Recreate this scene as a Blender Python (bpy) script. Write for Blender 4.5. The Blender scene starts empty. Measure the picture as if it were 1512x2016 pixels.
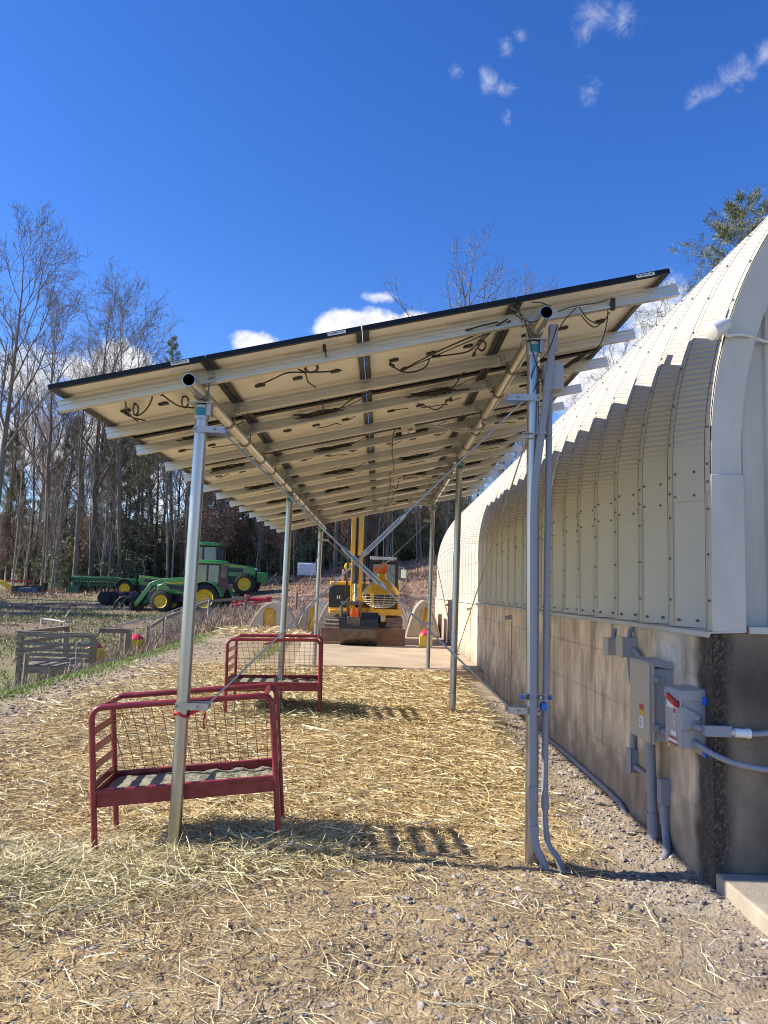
import bpy, bmesh, math, random
import numpy as np
from mathutils import Vector, Matrix
S = bpy.context.scene
R = math.radians

# ---------------------------------------------------------------- camera
CAM_H, PITCH, YAW, ROLL = 1.78, R(5.85), R(0.05), R(1.75)
fw = Vector((math.sin(YAW)*math.cos(PITCH), math.cos(YAW)*math.cos(PITCH), math.sin(PITCH)))
rt = Vector((math.cos(YAW), -math.sin(YAW), 0)); up = rt.cross(fw)
c_, s_ = math.cos(ROLL), math.sin(ROLL)
rt, up = rt*c_ + up*s_, up*c_ - rt*s_
cam = bpy.data.objects.new('camera', bpy.data.cameras.new('camera')); S.collection.objects.link(cam)
cam.matrix_world = Matrix(((rt.x, up.x, -fw.x, 0), (rt.y, up.y, -fw.y, 0), (rt.z, up.z, -fw.z, CAM_H), (0, 0, 0, 1)))
cam.data.sensor_fit = 'HORIZONTAL'; cam.data.sensor_width = 36; cam.data.lens = 36
cam.data.clip_start = 0.05; cam.data.clip_end = 2000
S.camera = cam

def ray(px, py):
    return (fw + rt*((px-756)/1512) - up*((py-1008)/1512)).normalized()

# ---------------------------------------------------------------- sky, clouds, sun, exposure
SUN_EL, SUN_AZ = R(35.0), R(-87.0)
EXPOSURE = 0.88
w = bpy.data.worlds.new('World'); S.world = w; w.use_nodes = True
nt = w.node_tree; N = nt.nodes; L = nt.links
bg = N['Background']
sky = N.new('ShaderNodeTexSky'); sky.sky_type = 'NISHITA'; sky.sun_disc = False
sky.sun_elevation = SUN_EL; sky.sun_rotation = SUN_AZ % (2*math.pi)
sky.altitude = 900; sky.air_density = 1.0; sky.dust_density = 0.25; sky.ozone_density = 3.2
hsv = N.new('ShaderNodeHueSaturation'); hsv.inputs['Saturation'].default_value = 1.29; hsv.inputs['Hue'].default_value = 0.516
L.new(sky.outputs[0], hsv.inputs['Color'])
tc = N.new('ShaderNodeTexCoord')
def mnode(op, a=None, b=None, c=None):
    m = N.new('ShaderNodeMath'); m.operation = op
    for i, v in enumerate((a, b, c)):
        if v is None: continue
        if isinstance(v, (int, float)): m.inputs[i].default_value = v
        else: L.new(v, m.inputs[i])
    return m.outputs[0]
nz = N.new('ShaderNodeTexNoise'); nz.inputs['Scale'].default_value = 17; nz.inputs['Detail'].default_value = 9; nz.inputs['Roughness'].default_value = 0.62
L.new(tc.outputs['Generated'], nz.inputs['Vector'])
nz2 = N.new('ShaderNodeTexNoise'); nz2.inputs['Scale'].default_value = 46; nz2.inputs['Detail'].default_value = 9; nz2.inputs['Roughness'].default_value = 0.68; nz2.inputs['Distortion'].default_value = .5
L.new(tc.outputs['Generated'], nz2.inputs['Vector'])
def cloud_mask(blobs):
    acc = None
    for (px, py, rx, ry, wgt) in blobs:
        d = ray(px, py)
        sub = N.new('ShaderNodeVectorMath'); sub.operation = 'SUBTRACT'; L.new(tc.outputs['Generated'], sub.inputs[0]); sub.inputs[1].default_value = d
        sc = N.new('ShaderNodeVectorMath'); sc.operation = 'MULTIPLY'; L.new(sub.outputs[0], sc.inputs[0])
        sc.inputs[1].default_value = (1512/rx, 1512/rx, 1512/ry)
        ln = N.new('ShaderNodeVectorMath'); ln.operation = 'LENGTH'; L.new(sc.outputs[0], ln.inputs[0])
        v = mnode('SUBTRACT', wgt, mnode('MULTIPLY', ln.outputs['Value'], wgt))
        v = mnode('MAXIMUM', v, 0.0)
        acc = v if acc is None else mnode('MAXIMUM', acc, v)
    return acc
cum = cloud_mask([(240, 715, 110, 56, .72), (150, 730, 80, 50, .62), (60, 760, 110, 90, .55), (40, 880, 200, 150, .62), (240, 900, 220, 170, .62),
                  (395, 830, 130, 100, .6), (505, 674, 70, 32, .7), (715, 642, 135, 44, .88), (650, 652, 66, 30, .75), (745, 583, 62, 20, .5), (815, 636, 60, 30, .75),
                  (1290, 650, 130, 130, .66), (1220, 720, 120, 110, .7), (1150, 760, 100, 90, .6), (1330, 760, 160, 130, .6), (1000, 700, 200, 90, .6), (1085, 590, 70, 18, .5)])
wisp = cloud_mask([(1165, 30, 55, 48, .56), (1148, 62, 38, 40, .5), (1222, 40, 60, 34, .46), (995, 92, 24, 30, .5), (1025, 70, 20, 16, .46), (900, 141, 24, 22, .5), (962, 158, 32, 42, .46),
                   (990, 172, 34, 22, .46), (1160, 178, 44, 38, .46), (1452, 145, 50, 42, .52), (1400, 182, 60, 24, .46), (1365, 200, 30, 20, .42), (1505, 105, 32, 32, .5), (1000, 230, 18, 34, .36)])
def sstep(v, lo, hi):
    m = N.new('ShaderNodeMapRange'); m.interpolation_type = 'SMOOTHSTEP'; L.new(v, m.inputs[0])
    m.inputs[1].default_value = lo; m.inputs[2].default_value = hi
    return m.outputs[0]
a1 = sstep(mnode('ADD', cum, mnode('MULTIPLY', nz.outputs['Fac'], 1.3)), 0.80, 1.12)
a1 = mnode('MULTIPLY', a1, sstep(cum, 0.0, 0.22))
a2 = mnode('MULTIPLY', sstep(mnode('ADD', wisp, nz2.outputs['Fac']), 0.66, 1.22), sstep(wisp, 0.0, 0.26))
a2 = mnode('MULTIPLY', a2, 0.38)
alpha = mnode('MAXIMUM', a1, a2)
shade = N.new('ShaderNodeMapRange'); L.new(nz2.outputs['Fac'], shade.inputs[0]); shade.inputs[1].default_value = .3; shade.inputs[2].default_value = .7; shade.inputs[3].default_value = 3.6; shade.inputs[4].default_value = 5.4
ccol = N.new('ShaderNodeCombineColor')
L.new(mnode('MULTIPLY', shade.outputs[0], 0.98), ccol.inputs[0]); L.new(mnode('MULTIPLY', shade.outputs[0], 1.0), ccol.inputs[1]); L.new(mnode('MULTIPLY', shade.outputs[0], 1.05), ccol.inputs[2])
mx = N.new('ShaderNodeMix'); mx.data_type = 'RGBA'
L.new(alpha, mx.inputs[0]); L.new(hsv.outputs[0], mx.inputs[6]); L.new(ccol.outputs[0], mx.inputs[7])
L.new(mx.outputs[2], bg.inputs['Color']); bg.inputs['Strength'].default_value = 0.122

sd = bpy.data.lights.new('sun', 'SUN'); sd.energy = 4.6; sd.angle = R(0.53); sd.color = (1.0, 0.935, 0.83)
sun = bpy.data.objects.new('sun', sd); S.collection.objects.link(sun)
sdir = Vector((math.sin(SUN_AZ)*math.cos(SUN_EL), math.cos(SUN_AZ)*math.cos(SUN_EL), math.sin(SUN_EL)))
sun.rotation_euler = sdir.to_track_quat('Z', 'Y').to_euler(); sun.location = (-20, 5, 30)
S.view_settings.view_transform = 'Standard'; S.view_settings.look = 'None'; S.view_settings.exposure = EXPOSURE; S.view_settings.gamma = 1.0
S.cycles.max_bounces = 8; S.cycles.diffuse_bounces = 5; S.cycles.glossy_bounces = 3; S.cycles.transparent_max_bounces = 6
S.cycles.use_denoising = True; S.cycles.filter_width = 1.05; S.cycles.sample_clamp_indirect = 8

# ---------------------------------------------------------------- materials
MATS = {}
def mat(name, col, rough=0.6, metal=0.0, var=0.12, scale=6.0, col2=None, bump=0.0, bscale=40.0, stretch=None, spec=0.5, attr=None, trans=0.0, fac=(.35, .65), coat=0.0):
    """procedural surface: two colours mixed by fractal noise, roughness and bump from finer noise"""
    m = bpy.data.materials.new(name); m.use_nodes = True; t = m.node_tree; n = t.nodes; l = t.links
    b = n['Principled BSDF']; b.inputs['Roughness'].default_value = rough; b.inputs['Metallic'].default_value = metal
    b.inputs['Specular IOR Level'].default_value = spec; b.inputs['Coat Weight'].default_value = coat
    if trans: b.inputs['Transmission Weight'].default_value = trans
    co = n.new('ShaderNodeTexCoord'); vec = co.outputs['Object']
    if stretch:
        mp = n.new('ShaderNodeMapping'); mp.inputs['Scale'].default_value = stretch; l.new(vec, mp.inputs[0]); vec = mp.outputs[0]
    nn = n.new('ShaderNodeTexNoise'); nn.inputs['Scale'].default_value = scale; nn.inputs['Detail'].default_value = 7; nn.inputs['Roughness'].default_value = .62; l.new(vec, nn.inputs[0])
    mr = n.new('ShaderNodeMapRange'); l.new(nn.outputs['Fac'], mr.inputs[0]); mr.inputs[1].default_value = fac[0]; mr.inputs[2].default_value = fac[1]
    mi = n.new('ShaderNodeMix'); mi.data_type = 'RGBA'; l.new(mr.outputs[0], mi.inputs[0])
    c2 = col2 if col2 else tuple(min(1, c*(1+var)) for c in col); c1 = col if col2 else tuple(c*(1-var) for c in col)
    mi.inputs[6].default_value = (*c1, 1); mi.inputs[7].default_value = (*c2, 1); out = mi.outputs[2]
    if attr:
        at = n.new('ShaderNodeAttribute'); at.attribute_name = attr
        mm = n.new('ShaderNodeMix'); mm.data_type = 'RGBA'; mm.blend_type = 'MULTIPLY'; mm.inputs[0].default_value = 1
        l.new(out, mm.inputs[6]); l.new(at.outputs['Color'], mm.inputs[7]); out = mm.outputs[2]
    l.new(out, b.inputs['Base Color'])
    if bump:
        nb = n.new('ShaderNodeTexNoise'); nb.inputs['Scale'].default_value = bscale; nb.inputs['Detail'].default_value = 5; l.new(vec, nb.inputs[0])
        bp = n.new('ShaderNodeBump'); bp.inputs['Strength'].default_value = bump; bp.inputs['Distance'].default_value = .02; l.new(nb.outputs['Fac'], bp.inputs['Height']); l.new(bp.outputs[0], b.inputs['Normal'])
    rr = n.new('ShaderNodeMapRange'); l.new(nn.outputs['Fac'], rr.inputs[0]); rr.inputs[1].default_value = .3; rr.inputs[2].default_value = .7
    rr.inputs[3].default_value = max(.03, rough-.08); rr.inputs[4].default_value = min(1, rough+.1); l.new(rr.outputs[0], b.inputs['Roughness'])
    MATS[name] = m; return m

mat('galvanised', (.41, .41, .41), .32, 1.0, .12, 14, stretch=(1, 1, .2))
mat('beam_steel', (.60, .57, .50), .26, 1.0, .08, 5, stretch=(1, .08, 1))
mat('bracket_zinc', (.42, .42, .425), .42, .8, .1, 20)
mat('bolt_dark', (.20, .19, .175), .5, .7, .2, 30)
mat('aluminium_rail', (.60, .60, .595), .40, .75, .06, 5, stretch=(.3, 6, 6))
mat('panel_frame', (.010, .011, .014), .38, .5, .2, 10)
mat('panel_lip', (.035, .030, .030), .45, .4, .15, 10)
mat('solar_glass', (.012, .016, .035), .12, .0, .2, 3, coat=.5)
mat('backsheet', (.90, .86, .77), .42, 0, .04, 1.6)
mat('black_plastic', (.018, .017, .017), .45, 0, .3, 30)
mat('white_label', (.75, .76, .78), .5, 0, .04, 30)
mat('teal_sticker', (.02, .20, .28), .4, 0, .1, 30)
mat('grey_pvc', (.25, .265, .31), .42, 0, .05, 6)
mat('grey_paint', (.33, .345, .37), .38, 0, .05, 3)
mat('beige_glare', (.44, .40, .33), .45, 0, .06, 3)  # beige paint; on the enclosure door it holds warm glare from the ground
mat('blue_cap', (.01, .13, .55), .4, 0, .05, 8)
mat('red_lever', (.42, .010, .018), .4, 0, .12, 20)
mat('red_paint', (.17, .012, .022), .36, 0, .2, 9, col2=(.27, .030, .042), coat=.15)
mat('rusty_wire', (.20, .085, .04), .8, .2, .4, 25, col2=(.33, .20, .11))
mat('red_strap', (.45, .015, .03), .6, 0, .1, 20)
mat('old_hay', (.20, .19, .12), .95, 0, .3, 20, col2=(.34, .32, .22), bump=.6, bscale=60)
mat('rod_steel', (.40, .40, .395), .35, .9, .08, 10)
mat('concrete_pad', (.36, .27, .175), .9, 0, .2, 1.2, col2=(.50, .39, .26), bump=.25, bscale=30)
mat('slab', (.27, .23, .17), .9, 0, .2, 3, col2=(.42, .36, .275), bump=.3, bscale=50)
mat('yellow_cat', (.76, .41, .025), .38, 0, .12, 4, coat=.2)
mat('gold_dome', (.70, .42, .03), .30, .35, .1, 3)
mat('black_paint', (.022, .022, .024), .4, 0, .3, 8)
mat('dark_steel', (.08, .075, .07), .42, .6, .4, 6, col2=(.19, .15, .11))
mat('rusty_blade', (.16, .10, .075), .6, .5, .4, 3, col2=(.30, .17, .10))
mat('track_mud', (.20, .15, .11), .85, 0, .3, 6, col2=(.33, .25, .18))
mat('chrome', (.75, .74, .72), .12, 1, .05, 3)
mat('orange', (.75, .12, .01), .45, 0, .1, 6)
mat('cab_glass', (.10, .13, .14), .06, .0, .3, 2, spec=.9)
mat('tractor_green', (.03, .21, .045), .33, 0, .15, 3, coat=.3)
mat('dark_green', (.018, .10, .05), .45, 0, .25, 3)
mat('bright_green', (.10, .42, .22), .5, 0, .15, 3)
mat('tyre', (.022, .021, .020), .8, 0, .3, 12)
mat('rim_yellow', (.70, .46, .015), .4, 0, .12, 6)
mat('implement_red', (.50, .022, .045), .42, 0, .15, 3)
mat('implement_blue', (.045, .065, .15), .5, .3, .2, 3)
mat('hutch_cream', (.52, .48, .40), .55, 0, .08, 2)
mat('hutch_inside', (.80, .52, .10), .6, 0, .12, 2)  # yellow light through the translucent shell, put into the base colour
mat('tote_white', (.72, .74, .82), .45, 0, .05, 3)
mat('feeder_yellow', (.70, .48, .03), .45, 0, .08, 6)
mat('lid_red', (.60, .03, .06), .45, 0, .08, 6)
mat('grey_wood', (.17, .135, .105), .9, 0, .25, 3, col2=(.33, .275, .22), stretch=(1, 1, 6), bump=.3, bscale=25)
mat('post_wood', (.20, .165, .12), .9, 0, .25, 4, col2=(.34, .28, .20), stretch=(4, 4, .6), bump=.3, bscale=25)
mat('fence_wire', (.30, .28, .25), .6, .5, .2, 10)
mat('gate_tube', (.50, .50, .50), .4, .7, .1, 10)
mat('plastic_white', (.66, .65, .62), .4, 0, .04, 10)
mat('clear_box', (.62, .58, .50), .25, 0, .06, 10)
mat('bark_grey', (.125, .098, .075), .95, 0, .3, 1.2, col2=(.25, .21, .175), stretch=(3, 3, .5))
mat('bark_pale', (.20, .175, .15), .95, 0, .2, 1.0, col2=(.36, .325, .29), stretch=(3, 3, .5))
mat('bark_dark', (.07, .058, .050), .95, 0, .3, 1.2, col2=(.16, .135, .115), stretch=(3, 3, .5))
mat('twig', (.16, .118, .098), .95, 0, .2, .8, col2=(.25, .195, .165))
mat('needle', (.12, .14, .07), .7, 0, .3, .7, col2=(.24, .245, .13), attr='tint')
mat('holly', (.13, .14, .075), .5, 0, .3, .8, col2=(.28, .28, .165), spec=.3, attr='tint')
mat('brown_leaf', (.24, .135, .085), .8, 0, .3, .8, col2=(.38, .24, .165), attr='tint')
mat('straw', (1.0, 1.0, .98), .62, 0, 0.0, 3, attr='tint')
mat('stone', (.72, .72, .72), .9, 0, .25, 30, attr='tint', bump=.3, bscale=80)
mat('grass_blade', (1, 1, 1), .6, 0, 0.1, 1, attr='tint')

# ---------------------------------------------------------------- object helpers
def link(o):
    S.collection.objects.link(o); return o
def tag(o, label=None, cat=None, group=None, kind=None):
    if label: o['label'] = label
    if cat: o['category'] = cat
    if group: o['group'] = group
    if kind: o['kind'] = kind
    return o
def thing(name, label, cat, loc=(0, 0, 0), rz=0.0, group=None):
    o = link(bpy.data.objects.new(name, None)); o.location = loc; o.rotation_euler = (0, 0, rz); o.empty_display_size = .1
    return tag(o, label, cat, group)
def dup(root, loc, rz=0.0, scale=1.0, label=None, group=None):
    r = link(root.copy()); r.location = loc; r.rotation_euler = (0, 0, rz); r.scale = (scale,)*3
    if label: r['label'] = label
    if group: r['group'] = group
    for ch in list(root.children):
        c = link(ch.copy()); c.parent = r
        for g in ch.children:
            d = link(g.copy()); d.parent = c
    return r
def raw_mesh(name, V, F, material, parent=None, smooth=False, kind=None, tint=None, uv=None):
    """numpy vertices and equal-length faces straight into one mesh object"""
    V = np.asarray(V, dtype=np.float32); F = np.asarray(F, dtype=np.int32)
    me = bpy.data.meshes.new(name); k = F.shape[1]
    me.vertices.add(len(V)); me.vertices.foreach_set('co', V.ravel())
    me.loops.add(F.size); me.loops.foreach_set('vertex_index', F.ravel())
    me.polygons.add(len(F)); me.polygons.foreach_set('loop_start', np.arange(0, F.size, k, dtype=np.int32))
    me.polygons.foreach_set('use_smooth', np.full(len(F), smooth))
    me.update(calc_edges=True)
    if tint is not None:
        ca = me.color_attributes.new('tint', 'FLOAT_COLOR', 'POINT')
        t4 = np.ones((len(V), 4), dtype=np.float32); t4[:, :3] = tint; ca.data.foreach_set('color', t4.ravel())
    if uv is not None:
        ul = me.uv_layers.new(name='UVMap'); ul.data.foreach_set('uv', np.asarray(uv, dtype=np.float32)[F.ravel()].ravel())
    me.materials.append(MATS[material] if isinstance(material, str) else material)
    o = link(bpy.data.objects.new(name, me))
    if parent: o.parent = parent
    if kind: o['kind'] = kind
    return o

class MB:
    """collects boxes, bars, tubes and lathes; build() links them as ONE mesh object"""
    def __init__(s): s.v = []; s.f = []
    def add(s, vs, fs):
        n = len(s.v); s.v += [tuple(p) for p in vs]; s.f += [tuple(i+n for i in f) for f in fs]; return s
    def box(s, c, d, rot=None):
        x, y, z = d[0]/2, d[1]/2, d[2]/2
        P = [Vector(p) for p in ((-x, -y, -z), (x, -y, -z), (x, y, -z), (-x, y, -z), (-x, -y, z), (x, -y, z), (x, y, z), (-x, y, z))]
        if rot is not None: P = [rot @ p for p in P]
        c = Vector(c)
        return s.add([p+c for p in P], [(0, 3, 2, 1), (4, 5, 6, 7), (0, 1, 5, 4), (1, 2, 6, 5), (2, 3, 7, 6), (3, 0, 4, 7)])
    def bar(s, p, q, w, h, upv=(0, 0, 1)):
        p, q = Vector(p), Vector(q); d = (q-p); ln = d.length; d.normalize(); u = Vector(upv)
        if abs(d.dot(u)) > .98: u = Vector((0, 1, 0))
        x = d.cross(u).normalized(); u = x.cross(d)
        m = Matrix((x, d, u)).transposed()
        return s.box((p+q)/2, (w, ln, h), m)
    def tube(s, pts, r, n=10, closed=False):
        pts = [Vector(p) for p in pts]; k = len(pts); rs = r if isinstance(r, (list, tuple)) else [r]*k
        vs = []; prev = None
        for i, p in enumerate(pts):
            if closed: t = pts[(i+1) % k]-pts[i-1]
            else: t = pts[min(i+1, k-1)]-pts[max(i-1, 0)]
            t.normalize()
            if prev is None: a = t.orthogonal().normalized()
            else:
                a = prev - t*prev.dot(t)
                a = a.normalized() if a.length > 1e-6 else t.orthogonal().normalized()
            prev = a; b = t.cross(a)
            for j in range(n):
                an = 2*math.pi*j/n; vs.append(p + (a*math.cos(an)+b*math.sin(an))*rs[i])
        fs = []
        for i in range(k if closed else k-1):
            i2 = (i+1) % k
            for j in range(n): fs.append((i*n+j, i*n+(j+1) % n, i2*n+(j+1) % n, i2*n+j))
        if not closed: fs += [tuple(range(n-1, -1, -1)), tuple((k-1)*n+j for j in range(n))]
        return s.add(vs, fs)
    def pipe(s, p, q, r, ri, n=20):
        """hollow pipe with open ends"""
        p, q = Vector(p), Vector(q); t = (q-p).normalized(); a = t.orthogonal().normalized(); b = t.cross(a); vs = []
        for c, rr in ((p, r), (q, r), (q, ri), (p, ri)):
            for j in range(n):
                an = 2*math.pi*j/n; vs.append(c+(a*math.cos(an)+b*math.sin(an))*rr)
        fs = []
        for i in range(4):
            i2 = (i+1) % 4
            for j in range(n): fs.append((i*n+j, i*n+(j+1) % n, i2*n+(j+1) % n, i2*n+j))
        return s.add(vs, fs)
    def lathe(s, prof, c=(0, 0, 0), axis='z', n=20, caps=True):
        """prof: (radius, height) pairs"""
        vs = []; c = Vector(c)
        for r, h in prof:
            for j in range(n):
                an = 2*math.pi*j/n; x, y = r*math.cos(an), r*math.sin(an)
                vs.append(c + Vector({'z': (x, y, h), 'y': (x, h, y), 'x': (h, x, y)}[axis]))
        fs = []
        for i in range(len(prof)-1):
            for j in range(n): fs.append((i*n+j, i*n+(j+1) % n, (i+1)*n+(j+1) % n, (i+1)*n+j))
        if caps: fs += [tuple(range(n-1, -1, -1)), tuple((len(prof)-1)*n+j for j in range(n))]
        return s.add(vs, fs)
    def prism(s, poly, a, b, axis='y'):
        """2D outline extruded from a to b along axis"""
        def m(u, v, w): return {'y': (u, w, v), 'x': (w, u, v), 'z': (u, v, w)}[axis]
        n = len(poly); vs = [m(u, v, a) for u, v in poly]+[m(u, v, b) for u, v in poly]
        fs = [tuple(range(n)), tuple(range(2*n-1, n-1, -1))]+[(i, i+n, (i+1) % n+n, (i+1) % n) for i in range(n)]
        return s.add(vs, fs)
    def build(s, name, material, parent=None, bevel=0.0, world=True, label=None, sharp=.6, smooth=True, kind=None):
        off = Vector(parent.location) if (parent is not None and world) else Vector((0, 0, 0))
        if parent is not None and world and parent.parent: off += Vector(parent.parent.location)
        me = bpy.data.meshes.new(name); me.from_pydata([tuple(Vector(p)-off) for p in s.v], [], s.f)
        bm = bmesh.new(); bm.from_mesh(me); bmesh.ops.recalc_face_normals(bm, faces=bm.faces); bm.to_mesh(me); bm.free()
        if smooth:
            me.polygons.foreach_set('use_smooth', np.full(len(me.polygons), True)); me.set_sharp_from_angle(angle=sharp)
        me.materials.append(MATS[material] if isinstance(material, str) else material)
        o = link(bpy.data.objects.new(name, me))
        if parent is not None: o.parent = parent
        if bevel:
            b = o.modifiers.new('bevel', 'BEVEL'); b.width = bevel; b.segments = 2; b.limit_method = 'ANGLE'; b.angle_limit = .7
        if label: o['label'] = label
        if kind: o['kind'] = kind
        return o
def one(name, material, fn, parent=None, **k):
    m = MB(); fn(m); return m.build(name, material, parent, **k)
def bez(p0, p1, p2, p3, n=12):
    p0, p1, p2, p3 = map(Vector, (p0, p1, p2, p3)); out = []
    for i in range(n+1):
        t = i/n; u = 1-t; out.append(p0*u**3+p1*3*u*u*t+p2*3*u*t*t+p3*t**3)
    return out
def smooth_path(pts, n=6):
    """Catmull-Rom through the points"""
    P = [Vector(p) for p in pts]; P = [P[0]*2-P[1]]+P+[P[-1]*2-P[-2]]; out = []
    for i in range(1, len(P)-2):
        for k in range(n):
            t = k/n; a, b, c, d = P[i-1], P[i], P[i+1], P[i+2]
            out.append(.5*((2*b)+(c-a)*t+(2*a-5*b+4*c-d)*t*t+(3*b-a-3*c+d)*t**3))
    out.append(P[-2]); return out

# ---------------------------------------------------------------- terrain height
def sm(a, b, x):
    t = np.clip((x-a)/(b-a), 0, 1); return t*t*(3-2*t)
def vnoise(x, y, s, seed=0):
    """cheap smooth value noise"""
    x = x*s+seed*17.3; y = y*s-seed*9.1
    return (np.sin(x*1.7+1.3*np.sin(y*1.1))*np.cos(y*1.9+.7*np.sin(x*.9))+.5*np.sin(x*3.7+y*2.3)*np.cos(y*4.1-x*1.3))/1.5
DY = [0, 10, 20, 24, 29, 31, 37, 40, 44, 400]; DZ = [.7, 1.25, 1.25, 1.05, .95, .62, .04, .0, .0, 0]
CX = [-140, -40, -22, -18, -10, -6, -3.6, 2, 3.7, 10, 30, 140]; CZ = [.8, .9, 1.25, 1.55, 2.3, 2.6, 2.9, 3.8, 4.2, 4.8, 5.5, 6]
def zg(x, y):
    x = np.asarray(x, float); y = np.asarray(y, float)
    z = .17*sm(5.6, 10.5, y)*(1-sm(1.25, 2.0, x)) - .02*sm(-.5, -2, x)*(1-sm(6, 9, y))
    z = z + .13*sm(19, 26, y)*sm(-1.5, -3.2, x)
    t = sm(-4.9, -9.3, x); z = z*(1-t) - t*np.interp(y, DY, DZ)
    ramp = np.clip((y-31)/29, 0, 1)**2.2
    z = z + ramp*np.interp(x, CX, CZ) + np.clip(y-60, 0, 110)*.125
    near = 1-sm(12, 20, y)
    z = z + near*(.012*vnoise(x, y, 1.3)+.008*vnoise(x, y, 3.7, 2)) + .05*vnoise(x, y, .35, 4)*sm(-4, -8, x) + .10*vnoise(x, y, .3, 6)*sm(32, 42, y)
    z = z + .035*np.exp(-(((x+2.3)/.8)**2+((y-4.6)/.4)**2)) + .03*np.exp(-(((x+1.3)/.5)**2+((y-5.2)/.3)**2)) - .055*sm(-1.1, -1.9, x)*sm(4.6, 5.2, y)*(1-sm(6.2, 7.2, y)) + .05*np.exp(-(((x+1.3)/.9)**2+((y-10.4)/.7)**2))
    z = z - .05*np.exp(-(((x-1.75)/.5)**2+((y-5.28)/.16)**2))        # trench where the conduits go underground
    return z
def z1(x, y): return float(zg(x, y))
rng = np.random.default_rng(7); random.seed(7)

# ================================================================ GROUND (one sheet)
def axis(parts):
    out = []
    for a, b, n in parts: out.append(np.linspace(a, b, n, endpoint=False))
    return np.concatenate(out+[[parts[-1][1]]])
gx = axis([(-140, -40, 20), (-40, -12, 70), (-12, -3.5, 90), (-3.5, 2.6, 175), (2.6, 12, 30), (12, 140, 30)])
gy = axis([(-12, 2.2, 24), (2.2, 7.5, 170), (7.5, 17, 120), (17, 30, 70), (30, 62, 80), (62, 260, 50)])
X, Y = np.meshgrid(gx, gy); Z = zg(X, Y)
fine = ((X > -4) & (X < 3) & (Y < 16)).astype(float)
Z = Z + fine*.006*rng.normal(size=Z.shape)*(1-.6*sm(5.5, 9, Y))
def straw_mask(x, y):
    m = sm(4.9, 6.2, y+.25*vnoise(x, y, .8, 1))*(1-sm(15.4, 16.2, y))*sm(-4.7, -3.3, x+.3*vnoise(x, y, .7, 3))*(1-sm(1.15, 1.75, x+.15*vnoise(x, y, 1.1, 5)))
    m = m + sm(-.6, -1.5, x+.3*vnoise(x, y, .9, 8))*(1-sm(4.9, 6, y))*.75
    return np.clip(m, 0, 1)
C = np.zeros(X.shape+(3,)); n1 = vnoise(X, Y, .9, 11); n2 = vnoise(X, Y, 2.6, 12); n3 = vnoise(X, Y, .22, 13)
def blend(m, col): 
    global C; C = C*(1-m[..., None]) + np.array(col)*m[..., None]
C[:] = (.36, .27, .155)
blend(np.clip(.35+.5*n2, 0, 1)*.5, (.36, .27, .17))
blend(straw_mask(X, Y)*.8, (.46, .335, .155))
blend(np.clip(.5+.9*n1, 0, 1)*sm(-.6, 1.2, X+.6*n2-.35*(Y-2.5))*(Y < 5.2)*.6, (.31, .28, .245))           # grey gravel in front
blend(sm(1.35, 1.85, X+.12*n2)*(Y < 16)*(Y > 4.6)*.65, (.38, .335, .27))                                   # gravel along the wall
blend(sm(-3.2, -4.4, X+.3*n1)*(1-sm(-5.0, -5.7, X))*(Y < 26)*.7, (.37, .30, .20))                         # gravel track on the left
lf = sm(-4.7, -5.5, X+.2*n1)*(Y < 30); blend(lf, (.15, .17, .05))
blend(sm(-8.5, -10, X)*(Y < 40), (.20, .21, .085)); blend(sm(-8.5, -10, X)*np.clip(-.1+1.2*n3+.8*sm(-15, -10, X)*sm(26, 32, Y), 0, 1)*(Y < 44), (.27, .175, .12))
blend(sm(29, 33, Y+1.5*n1), (.21, .155, .095)); blend(sm(31, 36, Y)*sm(-8, -5, X+n1), (.33, .205, .135))
blend(sm(36, 44, Y)*(1-sm(55, 62, Y))*sm(-8, -12, X)*np.clip(.4+n3, 0, 1)*.7, (.15, .155, .06))
blend(sm(58, 66, Y+2*n1), (.30, .205, .14))
Vg = np.stack([X, Y, Z], -1).reshape(-1, 3); ny, nx = X.shape
ii = (np.arange(ny-1)[:, None]*nx+np.arange(nx-1)[None, :]).ravel()
Fg = np.stack([ii, ii+1, ii+nx+1, ii+nx], 1)
gm = mat('ground', (.58, .58, .58), .95, 0, 0, 2.2, col2=(1.24, 1.2, 1.12), attr='tint', bump=.9, bscale=45, fac=(.3, .7))
ground = raw_mesh('ground', Vg, Fg, 'ground', smooth=True, kind='structure', tint=C.reshape(-1, 3))

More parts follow.
